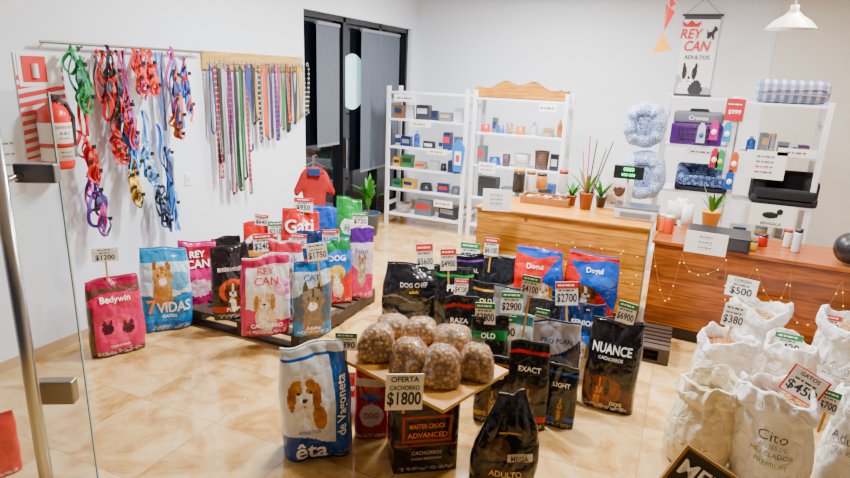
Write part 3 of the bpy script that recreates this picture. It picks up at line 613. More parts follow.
bag('c8',PF,'dark bag with blue band at the right of the left red-blue bag',PC,563,330,292,24,blk('2a58a8','24304a',False),[('JUNIOR',.5,.74,.06,.6,'ffffff')],D=4.5)
bag('c9',PF,'dark brown bag behind the black and brown bag near the counter',PC,600,376,318,34,[('r',0,1,0,1,'2a1c18'),('u',.4,.5,'141214'),('r',0,1,.7,.76,'a87830')],[('FORTE',.5,.82,.06,.6,'e8d0a0')])
bag('b10',PF,'slim black bag in front of the silver and navy bag',PC,524,430,346,36,blk('b83028','3a302a'),[('EXACT',.5,.74,.06,.6,'ffffff')])
bag('b11',PF,'black bag with blue band right behind the slim black bag',PC,557,428,366,27,blk('2a60c0','24365a'),[('LIGHT',.5,.74,.07,.6,'ffffff')])
bag('c7',PF,'black and gold bag left of the slim black bag',PC,490,424,356,32,blk('a88030','3a2c1c'),[('BREED',.5,.74,.07,.6,'ffffff')])
bag('ance',PF,'black and brown dog food bag with clear front corner by the counter',PC,605,412,322,52,
 [('r',0,1,0,1,'131114'),('u',.44,.3,'43201a'),('e',.42,.25,.36,.17,'6a3824'),('r',0,1,.0,.06,'131114')]+dogp(.36,.3,.2,'6a3a20','2a140c',muz='b07848'),
 [('NUANCE',.5,.72,.1,.8,'f4f4f4'),('CACHORROS',.5,.62,.035,.5,'e0e0e0'),('DOG',.7,.12,.04,.3,'e8d8b8')],off=-.15)
# front bags
bag('eta',PF,'large white and blue bag with beagle picture in the foreground',PC,318,462,342,70,
 [('r',0,1,0,1,'e8ecf0'),('r',.74,1,0,.9,'1d5aa8'),('u',.24,.2,'1650a0'),('r',0,1,.92,1,'dce2e8'),('r',0,1,.9,.93,'1d5aa8'),('r',.64,.74,.2,.85,'d8e0e8'),
  ('f',.4,.44,.2,.14,'f4f0ea'),('f',.52,.42,.09,.11,'a86a38'),('f',.32,.62,.18,.12,'f8f4ee'),('f',.16,.6,.055,.11,'a0622e'),('f',.49,.6,.06,.12,'945626'),('f',.24,.69,.1,.06,'b07a44'),('f',.41,.69,.09,.06,'b07a44'),('f',.325,.69,.035,.09,'faf6f0'),('f',.33,.56,.11,.055,'fbf7f1'),('e',.33,.58,.034,.019,'151010'),('e',.25,.64,.021,.013,'151010'),('e',.41,.64,.021,.013,'151010'),('e',.33,.525,.03,.009,'c86a6a')],
 [('êta',.38,.13,.15,.5,'ffffff'),('de Vagoneta',.85,.5,.1,1.2,'ffffff',math.pi/2),('ADULTOS',.36,.31,.03,.4,'1d5aa8')],off=.12,nx=60,nz=84,d=.27,crumple=1.0,topw=.9,lean=-.03)
bag('adv',PF,'tall black and orange box holding up the front of the wooden board',PC,420,472,384,68,
 [('r',0,1,0,1,'0f0f12'),('r',.12,.88,.42,.76,'a83818'),('r',.16,.84,.45,.73,'1c1010'),('e',.5,.06,.6,.12,'2c1812'),('r',0,1,.36,.38,'a83818')],
 [('MASTER CROCK',.5,.65,.06,.6,'ff8030'),('ADVANCED',.5,.53,.07,.66,'ff7a28'),('CACHORROS',.5,.29,.05,.5,'d0b090'),('RAZAS MEDIANAS',.5,.21,.035,.5,'c0c0c0')],d=.3,nx=54,nz=60,taper=0,off=.2,hmax=.535,crumple=.04,topw=1,sq=14)
bag('red',PF,'red and white bag under the left side of the wooden board',PC,371,440,366,34,
 [('r',0,1,0,1,'a81c24'),('e',.5,.35,.35,.16,'d8d0d0'),('r',0,1,.75,.85,'e0d8d0'),('e',.5,.6,.3,.06,'2a50a0')],[('DOG',.5,.36,.1,.45,'b8202a')],taper=.3,hmax=.53)
bag('red2',PF,'small red bag behind the large white and blue bag',PC,352,416,372,26,[('r',0,1,0,1,'b82028'),('u',.5,.4,'d0d0d8')],[('MINI',.5,.7,.1,.6,'ffffff')],hmax=.5)
bag('frb',PF,'shiny black leaning bag with pale label in the foreground right of the board',PC,498,503,400,66,
 [('r',0,1,0,1,'0e0e11'),('r',.15,.85,.22,.4,'3a2818'),('r',.5,.88,.44,.52,'c8c0b0'),('u',.1,-.1,'6a5028'),('f',.34,.55,.2,.1,'4a3422'),('r',.3,.7,.68,.7,'b89040')],[('ADULTO',.5,.33,.06,.55,'e8c890'),('SOLO NUTRIENTES',.5,.26,.025,.55,'d8d0c0'),('MEGA',.69,.48,.045,.3,'402818')],rough=.1,off=.15,topw=.42,crumple=1.2,nx=50,nz=70,slump=.08,lean=.06)
# ================================================================= BOARD + KIBBLE
BZ=.57
cx,cy=-1.22,2.735; ba=math.radians(-17.5)
t=thing('wooden_board','pale plywood board carrying clear bags of kibble, resting on bags','board',(cx,cy,BZ-.02),ba)
b=NB(); box(b,(0,0,.0),(.88,.56,.022),bev=.003); obj('board_top',b,wood_mat('c8a060','a87c44',.9,'X',.45,'a07040'),t)
KB=[(378,366,42,318,'leftmost of the front row'),(409,381,42,332,'second of the front row'),(441,392,46,338,'largest, third of the front row'),(475,385,40,338,'rightmost, beside the board edge'),(392,342,38,312,'back row, left'),(420,348,40,314,'back row, centre'),(451,354,40,322,'back row, right')]
km=kibble_mat('8a6034','c49a64',46)
for i,(px,by,w,ty,lb) in enumerate(KB):
    P=onz(px,by-3,BZ-.008); s=mpp(P); R=w*s*.5; P=P+(P-CAM).xy.normalized().to_3d()*R*.75; h=topz(P,ty)-P.z
    t=thing('kibble_bag','clear plastic bag of brown kibble on the board, '+lb,'kibble bag',P,facing(P),'clear bags of kibble on the board')
    H=h*.84
    def fn(a,j,r,z,i=i):
        c_,s_=math.cos(a),math.sin(a); sq=1/max(abs(c_),abs(s_))**.5
        return r*sq*.9*(1+.24*noise.noise(Vector((c_*1.2+i*3,s_*1.2,z*7+i*5)))+.12*noise.noise(Vector((c_*3+i,s_*3,z*16))))
    prof=[(.001,0),(R*.88,0),(R*1.0,H*.07),(R*1.02,H*.2),(R*1.0,H*.38),(R*.95,H*.56),(R*.86,H*.7),(R*.7,H*.83),(R*.48,H*.93),(R*.28,H*.98),(.001,H)]
    b=NB(); lathe(b,prof,34,fn=fn); obj('kibble',b,km,t,True)
    b=NB(); pf=[(max(.01,r*1.04),z+.003) for r,z in prof[1:9]]+[(R*.4,H*1.0),(R*.3,H*1.06),(R*.26,H*1.12),(R*.34,H*1.2)]
    def fn2(a,j,r,z,i=i):
        v=fn(a,j,r,z)
        if j>=8: v=r*(1+.25*math.sin(a*3+i)+.12*math.sin(a*7+j))
        return v
    lathe(b,pf,34,fn=fn2); obj('clear_film',b,clear_mat('fcfcfc',.07,.1,.03),t,True)
# ================================================================= SACKS (right)
def sack(px,by,ty,wpx,label,texts,cc=('c08a50','e0b880'),seed=0,col='f2f2f2',group='open woven sacks by the counter'):
    P=onz(px,by,0); s=mpp(P+Vector((0,0,.3))); R=wpx*s*.5*.95; P=P+(P-CAM).xy.normalized().to_3d()*R*.7; h=topz(P,ty)
    t=thing('open_sack',label,'sack',P,facing(P),group)
    prof=[(.8,0),(.93,.03),(1.0,.12),(1.03,.28),(.99,.48),(.92,.66),(.86,.76),(.88,.79),(.97,.8),(1.02,.84),(1.0,.93),(.96,.99),(.9,1.0),(.85,.96),(.83,.88),(.8,.8)]
    def wob(a,z):
        c_,s_=math.cos(a),math.sin(a)
        rg=.3-abs(noise.noise(Vector((c_*2.0+seed*2,s_*2.0,z*2.6+seed))))
        rg2=.3-abs(noise.noise(Vector((c_*4.5+seed+z*2,s_*4.5,z*4.5+seed))))
        return 1+.14*noise.noise(Vector((c_*1.2+seed,s_*1.2,z*1.5+seed)))+.19*rg*(.3+z)+.1*rg2*(.4+z)-.04
    bm=NB(); rings=[]; SG=84; fine=[]
    for (r0,z0),(r1,z1) in zip(prof,prof[1:]):
        for k in range(4): f=k/4; fine.append((r0+(r1-r0)*f,z0+(z1-z0)*f))
    fine.append(prof[-1])
    ly=Vector((.05*math.sin(seed*3),.04*math.cos(seed*5),0))
    for (r,z) in fine:
        ring=[]
        for i in range(SG):
            a=2*math.pi*i/SG; rr=R*r*wob(a,z); dz=h*(z+z*z*z*(.055*math.sin(a*2+seed)+.035*math.sin(a*3+seed*2)+.018*math.sin(a*7+seed)))
            ring.append(bm.verts.new((rr*math.cos(a)+ly.x*z*z,rr*math.sin(a)*.94+ly.y*z*z,dz)))
        rings.append(ring)
    for A_,B_ in zip(rings,rings[1:]):
        for i in range(SG): bm.faces.new((A_[i],A_[(i+1)%SG],B_[(i+1)%SG],B_[i]))
    bm.faces.new(list(reversed(rings[0])))
    obj('sack_cloth',bm,cloth_mat(col),t,True)
    def yf(X,Z):
        z=min(.76,max(.02,Z/h)); r=.9
        for (r0,z0),(r1,z1) in zip(prof[:10],prof[1:10]):
            if z0<=z<=z1: r=r0+(r1-r0)*(z-z0)/max(1e-5,z1-z0)
        X=X-ly.x*z*z
        a=math.atan2(-math.sqrt(max(.01,1-(X/(R*r))**2)),X/(R*r)); rr=R*r*wob(a,z)
        return -.94*math.sqrt(max(.0001,rr*rr-X*X))-.014+ly.y*z*z
    if texts: lettering(t,[(q,(u-.5)*2*R,v*h,th*h,mw*2*R,c) for (q,u,v,th,mw,c) in texts],yf,False)
    b=NB(); lathe(b,[(.001,h*.88),(R*.4,h*.87),(R*.72,h*.82)],36,fn=lambda a,j,r,z:r*(wob(a,.8) if j==2 else 1))
    o=obj('pet_food_grain',b,kibble_mat(cc[0],cc[1],70),None,True,loc=P); tag(o,'loose food in the '+label,'pet food',None,'stuff'); o.rotation_euler=(0,0,facing(P))
    BAGS['s%d'%seed]=(P-CAM).dot(HF)
sack(744,378,304,56,'white woven sack at the back, below the $500 card',[('Balance',.5,.55,.09,.6,'2a7a40'),('~',.5,.42,.04,.5,'888888')],seed=1)
sack(832,408,316,62,'white woven sack at the right edge behind the others',[('Cachorro',.42,.5,.08,.6,'777777'),('~',.42,.4,.04,.5,'999999')],seed=2)
sack(714,404,334,58,'white woven sack behind the yellowish one, stick card in it',[('Mezcla',.5,.54,.09,.6,'2a7a50'),('~',.5,.42,.04,.5,'888888')],('b06a38','d89a60'),seed=3)
sack(781,418,344,54,'white sack in the middle of the cluster with green header card',[('ADULTO',.5,.52,.07,.6,'2a7a40')],('a86a40','d0a070'),seed=4)
sack(691,470,382,68,'cream rolled-down sack at the front left of the sacks',[('~',.5,.35,.05,.6,'a89a70')],('b8a060','e8d8a0'),seed=5,col='e8dcc0')
sack(762,494,388,80,'large white sack with black print in front of the others',[('Cito',.48,.64,.1,.35,'3c3c3c'),('ANTES DE',.5,.54,.035,.4,'666666'),('MEZCLADOR',.5,.47,.042,.5,'555555'),('PREMIUM',.5,.38,.045,.45,'4a8a5a')],seed=6)
sack(842,500,392,70,'white sack cut by the right edge of the picture front',[('Adulto',.4,.62,.09,.45,'555555'),('25 KG',.4,.5,.05,.3,'777777')],seed=7)
W=.34; hb=.36
C0=at(689,444,2.35)
t=thing('chalkboard_sign','black chalkboard with pale wooden frame leaning tilted at the bottom edge','chalkboard',(0,0,0),0)
t.rotation_mode='XYZ'; t.rotation_euler=(-.15,.44,facing(C0)+.1)
Rm=t.rotation_euler.to_matrix(); pos=C0-Rm@Vector((-W/2,0,hb)); t.location=pos
b=NB(); box(b,(0,0,hb/2),(W,.015,hb)); obj('slate',b,mat('0d0e10',.6),t)
for x in (-W/2,W/2): b=NB(); box(b,(x,-.004,hb/2),(.014,.03,hb)); obj('frame_side',b,mat('8a6a44',.5,var=.2,scale=20),t)
for z in (hb-.007,.007): b=NB(); box(b,(0,-.004,z),(W-.014,.03,.014)); obj('frame_rail',b,mat('8a6a44',.5,var=.2,scale=20),t)
lettering(t,[('MENU',0,hb-.1,.08,W*.85,'f4f4f4')],lambda X,Z:-.012)
# ================================================================= COUNTERS
def counter(x0,x1,yf,dp,h,rz,label,c1,c2,zb=.12):
    t=thing('plank_counter',label,'counter',(x0,yf,0),rz); L=x1-x0
    b=NB(); box(b,(L/2,.012,(h-.03+zb)/2),(L,.024,h-.03-zb)); obj('front_panel',b,wood_mat(c1,c2,.135,'X',.35),t)
    b=NB(); box(b,(L/2,dp/2,h-.015),(L+.03,dp+.03,.03),bev=.004); obj('countertop',b,wood_mat(c1,c2,.3,'X',.3),t)
    for x in (.02,L-.02): b=NB(); box(b,(x,dp/2+.03,(h-.03)/2+.0),(.03,dp-.04,h-.031)); obj('side_panel',b,wood_mat(c1,c2,.135,'Y',.4),t)
    b=NB(); box(b,(L/2,.08,.06),(L-.04,.05,.12)); obj('plinth',b,mat('241812',.6),t)
    return t
HA,HB=.93,.85
counter(-1.72,-.2,5.17,.62,HA,0,'light pine plank counter in the middle with scale on top','cc9250','a87034')
counter(-.14,2.4,5.12,.62,HB,math.radians(-4),'reddish brown plank counter on the right hung with fairy lights','96562e','6e3a1c')
def fairy(p0,dirx,L,zt,label,n=22,dips=4,dep=.32):
    t=thing('string_lights',label,'fairy lights',(p0[0],p0[1],0),dirx); pts=[]; rd=random.Random(n)
    dd=[dep*(.4+.7*rd.random()) for _ in range(dips+2)]
    for i in range(n*4+1):
        f=i/(n*4); u=f*dips; z=zt-.02-dd[int(u)]*abs(math.sin(u*math.pi))**.8-.012*math.sin(f*60); pts.append((f*L+.04*math.sin(f*37),-.008,z))
    b=NB(); sweep(b,pts,.002,.002,(0,1,0)); obj('wire',b,mat('a88858',.5),t)
    for i in range(n):
        p=pts[i*4+2]; b=NB(); ball(b,(p[0],p[1]-.004,p[2]-.006),.0045,1); obj('bulb',b,mat('ffc880',.4,emit=5),t)
fairy((-.14,5.11),math.radians(-4),2.3,HB-.03,'warm fairy lights draped across the reddish counter front',52,9,.42)
fairy((-1.0,5.16),0,.8,HA-.06,'warm fairy lights draped across the light pine counter front',20,4,.4)
# ================================================================= SHELVES
WH='e6e6ec'
def shelf(x0,x1,y0,y1,zt,levels,label):
    t=thing('shelf_unit',label,'shelf',((x0+x1)/2,(y0+y1)/2,0)); W=x1-x0; Dp=y1-y0; m=mat(WH,.45)
    for sx in (-1,1):
        for sy in (-1,1):
            b=NB(); box(b,(sx*(W/2-.025),sy*(Dp/2-.02),zt/2),(.05,.04,zt),bev=.003); obj('post',b,m,t)
    for z in levels:
        b=NB(); box(b,(0,0,z-.0125),(W-.102,Dp-.0,.025),bev=.002); obj('shelf_board',b,m,t)
    for sx in (-1,1):
        for z in (.3,zt-.2): b=NB(); box(b,(sx*(W/2-.025),0,z),(.02,Dp-.082,.05)); obj('side_rail',b,m,t)
YS0,YS1=7.35,7.75
LA=[.17,.53,.83,1.12,1.5,1.86]; LB=[.17,.55,.98,1.4,1.84]
shelf(-3.85,-2.66,YS0,YS1,1.93,LA,'white shelf unit in the far left corner beside the glazed door')
shelf(-2.6,-1.38,YS0,YS1,1.93,LB,'white shelf unit behind the left end of the pine counter')
YC0,YC1=6.8,7.2
zC=[.3,ony(700,192,YC0).z,ony(700,146,YC0).z,ony(700,98,YC0).z]
zD=[.3,ony(785,243,YC0).z,ony(785,206,YC0).z,ony(785,156,YC0).z,ony(785,104,YC0).z]
xA=ony(663,120,YC0).x; xB=ony(737,130,YC0).x; xC=ony(830,130,YC0).x
shelf(xA,xB-.01,YC0,YC1,zC[-1]+.03,zC,'white shelf unit behind the counter holding the purple carrier')
shelf(xB+.01,xC,YC0,YC1,zD[-1]+.03,zD,'white shelf unit at the far right holding the black bed')
def g_box(t,w,d,h,c,c2):
    b=NB(); box(b,(0,0,h/2),(w,d,h),bev=.003); obj('carton',b,mat(c,.5),t); b=NB(); box(b,(0,-d/2-.001,h*.6),(w*.8,.003,h*.35)); obj('label',b,mat(c2,.5),t)
def g_bottle(t,w,d,h,c,c2):
    b=NB(); r=w/2; lathe(b,[(.001,0),(r,0),(r,h*.7),(r*.6,h*.8),(r*.4,h*.84),(.001,h*.84)],14); obj('bottle_body',b,mat(c,.3),t,True)
    b=NB(); lathe(b,[(r*.45,h*.84),(r*.45,h),(.001,h)],12); obj('cap',b,mat(c2,.4),t,True)
def g_tin(t,w,d,h,c,c2):
    b=NB(); r=w/2; lathe(b,[(.001,0),(r,0),(r,h),(r*.93,h),(r*.93,h*.97),(.001,h*.97)],16); obj('tin_body',b,mat(c,.3),t,True)
    b=NB(); lathe(b,[(r*1.01,h*.25),(r*1.01,h*.75)],16); obj('label',b,mat(c2,.5),t,True)
def g_bowl(t,w,d,h,c,c2):
    b=NB(); r=w/2; lathe(b,[(.001,0),(r,0),(r*.9,h*.3),(r*.8,h),(r*.72,h),(r*.65,h*.3),(.001,h*.25)],20); obj('bowl_body',b,mat(c,.3),t,True)
def g_basket(t,w,d,h,c,c2):
    b=NB(); lathe(b,[(.001,0),(w*.42,0),(w*.5,h),(w*.46,h),(w*.38,.02),(.001,.02)],18); obj('basket_body',b,stripes(c,c2,.02),t,True)
def g_pouch(t,w,d,h,c,c2):
    b=NB(); prism(b,[(-w/2,0),(w/2,0),(w*.47,h*.9),(w*.5,h),(-w*.5,h),(-w*.47,h*.9)],-d/4,d/4); obj('pouch_body',b,mat(c,.3),t); b=NB(); box(b,(0,-d/4-.002,h*.5),(w*.7,.003,h*.4)); obj('label',b,mat(c2,.5),t)
GK={'box':(g_box,'product_box','box'),'bottle':(g_bottle,'plastic_bottle','bottle'),'tin':(g_tin,'food_tin','tin'),'bowl':(g_bowl,'pet_bowl','bowl'),'basket':(g_basket,'woven_basket','basket'),'pouch':(g_pouch,'treat_pouch','pouch')}
def goodx(kind,X,Y,z,w,h,c,c2,label,group,d=.14,rz=0):
    f,nm,ct=GK[kind]; t=thing(nm,label,ct,(X,Y,z+.001),rz,group); f(t,w,d if kind in('box','pouch') else w,h,c,c2)
PAL=[('1c2c58','navy'),('2a5aa8','blue'),('c8c8cc','white'),('23252b','black'),('b83030','red'),('c8a030','yellow'),('2f6a3c','green'),('6a4a30','brown'),('60666e','grey'),('b87030','orange'),('5a3a70','purple'),('3a8098','teal'),('a89478','cream')]
PD={n:h for h,n in PAL}
C2=['c8c8cc','23252b','8a8e96','1c2c58','c8c8cc','b83030','b89868']
def row(x0,x1,Y,z,hm,spec,where,group,seed):
    rd=random.Random(seed*7); n=len(spec); ws=[.5+rd.random() for _ in spec]; tot=sum(ws); x=x0
    for i,(k,cn) in enumerate(spec):
        st=(x1-x0)*ws[i]/tot; w=st*(.72+.2*rd.random()); w=min(w,{'bottle':.085,'tin':.12,'bowl':.2,'basket':.22,'pouch':.18,'box':.26}[k]); h=hm*(.35+.55*rd.random())
        if k=='bowl': h=min(h,.1)
        if k=='bottle': h=hm*(.6+.3*rd.random())
        goodx(k,x+st*.5,Y+.05*(rd.random()-.7),z,w,h,PD[cn],C2[rd.randrange(7)],'%s %s, %s from left on %s'%(cn,GK[k][2],ORD[i],where),group,rz=.35*(rd.random()-.5)); x+=st
ax0,ax1=-3.78,-2.73; bx0,bx1=-2.53,-1.45
uA='shelf of the corner unit'; uB='shelf of the counter-side unit'
ga='goods on the corner shelf unit'; gb='goods on the shelf unit behind the pine counter'; gc='goods on the shelves behind the till'
row(ax0,ax1,7.5,1.5,.28,[('box','brown'),('pouch','white'),('box','black'),('pouch','navy'),('box','grey'),('pouch','white')],'upper '+uA,ga,1)
row(ax0,ax1,7.5,1.12,.28,[('tin','white'),('pouch','navy'),('bottle','blue'),('pouch','black'),('pouch','white'),('box','navy'),('pouch','grey')],'second '+uA,ga,2)
row(ax0,ax1,7.5,.83,.2,[('box','yellow'),('box','green'),('box','cream'),('pouch','white'),('bowl','black'),('box','navy')],'third '+uA,ga,3)
row(ax0,ax1,7.5,.53,.2,[('box','green'),('box','yellow'),('bowl','black'),('pouch','navy'),('bowl','grey')],'fourth '+uA,ga,4)
row(ax0,ax1,7.5,.17,.26,[('basket','brown'),('box','grey'),('box','black')],'bottom '+uA,ga,5)
row(bx0,bx1,7.5,1.4,.26,[('bowl','red'),('pouch','grey'),('bowl','blue'),('tin','grey'),('bowl','orange'),('bottle','white'),('bowl','cream'),('bottle','orange')],'upper '+uB,gb,6)
row(bx0,bx1,7.5,.98,.32,[('box','grey'),('bowl','blue'),('basket','brown'),('basket','cream'),('basket','brown'),('pouch','black')],'middle '+uB,gb,7)
row(bx0,bx1,7.5,.55,.3,[('box','black'),('box','grey'),('basket','brown'),('box','blue')],'low '+uB,gb,8)
row(xA+.08,xB-.1,7.05,zC[0],.4,[('bottle','white'),('box','black'),('box','navy'),('bottle','orange')],'low shelf behind the till',gc,9)
row(xB+.1,xC-.1,7.05,zD[0],.3,[('box','grey'),('box','white'),('box','black')],'lowest shelf at the right',gc,10)
row(xB+.1,xC-.1,7.05,zD[3],.24,[('bottle','blue'),('box','grey'),('tin','cream'),('pouch','grey'),('pouch','white'),('box','navy')],'upper shelf at the right',gc,11)
row(xB+.1,xC-.1,7.05,zD[1],.18,[('pouch','white'),('tin','grey'),('box','cream'),('tin','black')],'shelf under the black bed',gc,12)
P0=ony(474,92,7.38); P1=ony(565,100,7.38); W=P1.x-P0.x
t=thing('wooden_pet_sofa_back','light wooden headboard shaped panel on top of the shelf unit','wooden panel',((P0.x+P1.x)/2,7.42,1.845))
poly=[(-W/2,0),(W/2,0),(W/2,.1)]+[(W/2-W*f,.1+.1*math.sin(f*math.pi)+.03*math.cos(f*math.pi*6)) for f in [i/24 for i in range(1,24)]]+[(-W/2,.1)]
b=NB(); prism(b,poly,-.012,.012); obj('front_panel',b,wood_mat('a87838','84582a',.2,'X'),t)
for s in (-1,1): b=NB(); box(b,(s*(W/2-.012),.14,.06),(.024,.25,.12)); obj('side_panel',b,wood_mat('a87838','84582a',.2,'X'),t)
b=NB(); box(b,(0,.14,.012),(W-.05,.25,.02)); obj('base_board',b,wood_mat('a87838','84582a',.2,'X'),t)
P=ony(459,140,7.3); t=thing('hanging_toy_packet','blue and white packet hanging on the shelf post','packet',(P.x,7.3,P.z)); b=NB(); prism(b,[(-.06,-.42),(.06,-.42),(.09,-.1),(.03,0),(-.03,0),(-.09,-.1)],-.012,.012); obj('packet_body',b,mat('2a70c0',.4),t); b=NB(); box(b,(0,-.015,-.24),(.09,.004,.18)); obj('label',b,mat('e8eef4',.5),t)
b=NB(); box(b,(.0,-.018,-.24),(.05,.004,.09)); obj('red_mark',b,mat('c03040',.5),t)
b=NB(); cyl(b,(0,0,0),(0,.06,.02),.005); obj('hook',b,mat('909090',.3,1),t)
def wcard(px,py,wpx,hpx,Y,lines,label,c='f2f0ea'):
    P=ony(px,py,Y); s=mpp(P); w,h=wpx*s,hpx*s
    t=thing('notice_card',label,'notice',(P.x,Y,P.z-h/2),0); b=NB(); box(b,(0,0,h/2),(w,.004,h)); obj('card',b,mat(c,.5),t)
    lettering(t,[(s_,0,h*z,h*hh,w*.85,cc) for s_,z,hh,cc in lines],lambda X,Z:-.006)
    return t
bar1=[('~',.5,.4,'666666')]
wcard(420,124,24,6,7.335,bar1,'white strip notice on the upper edge of the left shelves')
wcard(437,152,22,6,7.335,bar1,'white strip notice on the middle edge of the left shelves')
wcard(548,108,18,8,7.335,bar1,'small white price strip under the wooden panel')
wcard(443,204,20,7,7.335,bar1,'white strip notice on the lower edge of the left shelves')
wcard(405,98,24,7,7.335,bar1,'white strip notice at the top left of the corner shelves')
wcard(487,168,18,11,7.335,[('~',.7,.2,'666666'),('~',.35,.2,'666666')],'white notice on the shelf behind the counter')
# ---- right shelf goods
def pet_bed(px,py,wpx,hpx,Y,label,m,m2,dep=.16):
    P=ony(px,py,Y); s=mpp(P); W,H=wpx*s/2,hpx*s/2
    t=thing('pet_bed',label,'pet bed',(P.x,Y,P.z)); b=NB(); tube=min(W,H)*.42; n=64;rings=[]
    for i in range(n):
        a=2*math.pi*i/n; c=Vector(((W-tube)*math.copysign(abs(math.cos(a))**.7,math.cos(a)),0,(H-tube)*math.copysign(abs(math.sin(a))**.7,math.sin(a)))); dr=Vector((math.cos(a),0,math.sin(a)))
        tt=tube*(1+.16*abs(math.sin(a*4+px))-.06); rings.append([b.verts.new(c+dr*tt*math.cos(q*math.pi/6)*(1 if math.cos(q*math.pi/6)>0 else .6)+Vector((0,dep*(1+.1*math.sin(a*8))*math.sin(q*math.pi/6),0))) for q in range(12)])
    for i in range(n):
        for q in range(12): b.faces.new((rings[i][q],rings[i][(q+1)%12],rings[(i+1)%n][(q+1)%12],rings[(i+1)%n][q]))
    obj('bolster',b,m,t,True); b=NB(); ball(b,(0,0,0),1,3,(W-tube*.8,dep*.8,H-tube*.8)); obj('cushion',b,m2,t,True)
pa=paisley('4a66a4','ccd4e4','8a9cc4',26); pb=paisley('d0d8e8','4a64a0','98a8cc',26)
pet_bed(645,125,40,44,6.6,'blue patterned round pet bed, upper one hung at the shelf end',pa,pb)
pet_bed(643,175,42,48,6.6,'blue patterned round pet bed, lower one at the shelf end',pa,pb)
def rect_bed(px,W,D_,H,Yc,z,label,m,m2):
    P=ony(px,185,Yc); t=thing('pet_bed',label,'pet bed',(P.x,Yc,z+.001))
    b=NB(); box(b,(0,0,.05),(W,D_,.1),bev=.035); obj('base_cushion',b,m2,t,True)
    for c,s in (((0,D_/2-.06,H/2+.01),(W,.12,H-.02)),((-W/2+.06,-.02,H*.42),(.12,D_-.1,H*.8)),((W/2-.06,-.02,H*.42),(.12,D_-.1,H*.8))):
        b=NB(); box(b,c,s,bev=.05); obj('bolster',b,m,t,True)
    b=NB(); box(b,(0,-D_/2+.04,.09),(W*.94,.08,.15),bev=.035); obj('front_bolster',b,m,t,True)
rect_bed(784,(xC-xB)-.2,.4,min(.32,zD[3]-zD[2]-.04),6.98,zD[2],'black plush rectangular pet bed on the shelf at the right',mat('0e0e12',.95,bump=.4,scale=60),mat('1a1a20',.95,bump=.4,scale=60))
rect_bed(700,(xB-xA)-.2,.4,min(.26,zC[2]-zC[1]-.05),6.98,zC[1],'dark blue patterned rectangular pet bed on the lower shelf',paisley('141e3c','7a8ab0','26355c',30),mat('141a2c',.9,var=.3,scale=30))
P0=ony(755,103,6.95); P1=ony(826,104,6.95); W=P1.x-P0.x; R=.13
t=thing('rolled_pet_mat','folded grey and blue checked pet mat on top of the right shelf','pet mat',((P0.x+P1.x)/2,6.95,zD[-1]+.115))
b=NB(); lathe(b,[(.001,-W/2),(R*.75,-W/2),(R*.95,-W/2+.03),(R,-W/2+.08),(R,0),(R,W/2-.08),(R*.95,W/2-.03),(R*.75,W/2),(.001,W/2)],36,fn=lambda a,j,r,z:r/max(abs(math.cos(a)),abs(math.sin(a)))**.5*(1+.04*math.sin(a*2+z*6)))
for v in b.verts: v.co=Vector((v.co.z,v.co.x*1.15,v.co.y*.88))
obj('mat_roll',b,stripes('6a7898','b4bac4',.075,0,.55,'4a5878',2),t,True)
for z in (-.03,.03):
    b=NB(); sweep(b,[(-W*.46,-.157,z),(0,-.16,z+.008),(W*.46,-.157,z)],.008,.008,(0,1,0)); obj('piping',b,mat('b08088',.7),t)
W=.5; P=ony(695,140,6.95)
t=thing('pet_carrier','purple and grey pet carrier box on the shelf behind the counter','pet carrier',(P.x,6.98,zC[2]+.001))
b=NB(); box(b,(0,0,.11),(W,.32,.22),bev=.03); obj('lower_shell',b,mat('4a2468',.35),t); b=NB(); box(b,(0,0,.28),(W*.96,.3,.12),bev=.035); obj('upper_shell',b,mat('6a6a76',.4),t)
for i in range(7): b=NB(); box(b,(-W*.3+W*.6*i/6,-.165,.13),(.008,.008,.16)); obj('door_bar',b,mat('9a9aa0',.3,1),t)
for i in range(3): b=NB(); box(b,(0,-.168,.07+.055*i),(W*.62,.008,.008)); obj('door_bar',b,mat('9a9aa0',.3,1),t)
b=NB(); sweep(b,[(-.09,0,.33),(-.08,0,.355),(.08,0,.355),(.09,0,.33)],.03,.012,(0,1,0)); obj('handle',b,mat('3a3a3a',.4),t)
lettering(t,[('Cronos',0,.28,.045,.28,'f0f0f0')],lambda X,Z:-.156)
wcard(765,165,36,28,6.76,[('~',.8,.1,'555555'),('~',.62,.1,'555555'),('~',.44,.1,'a04040'),('~',.25,.1,'555555')],'white price notice in front of the black pet bed')
wcard(701,152,26,8,6.78,bar1,'small white notice on the shelf edge above the dark blue bed')
wcard(735,110,17,22,6.78,[('~',.75,.1,'ffffff'),('$999',.4,.22,'ffffff')],'red price notice on the shelf post','a82838')
t=wcard(772,216,40,22,6.76,[('BENGALA',.15,.14,'333333')],'white card with a black cat silhouette on the lower right shelf')
b=NB(); ball(b,(-.02,-.006,.12),.05,2,(1.5,.08,.7)); ball(b,(.06,-.007,.16),.03,2,(1,.1,1)); obj('cat_silhouette',b,mat('101012',.6),t,True)
wcard(797,153,34,8,6.76,bar1,'pale strip notice on the upper right shelf edge')
TY=[(703,133,'c8c8d4','3a60b0','white and blue'),(716,130,'b03878','f0f0f0','pink'),(729,132,'3a90b8','ffffff','sky blue'),(722,160,'2f9060','d8c840','green'),(736,162,'c06030','ffffff','orange'),(716,158,'a03048','f0e8e0','crimson'),(731,180,'2a50a0','f0f0f0','dark blue')]
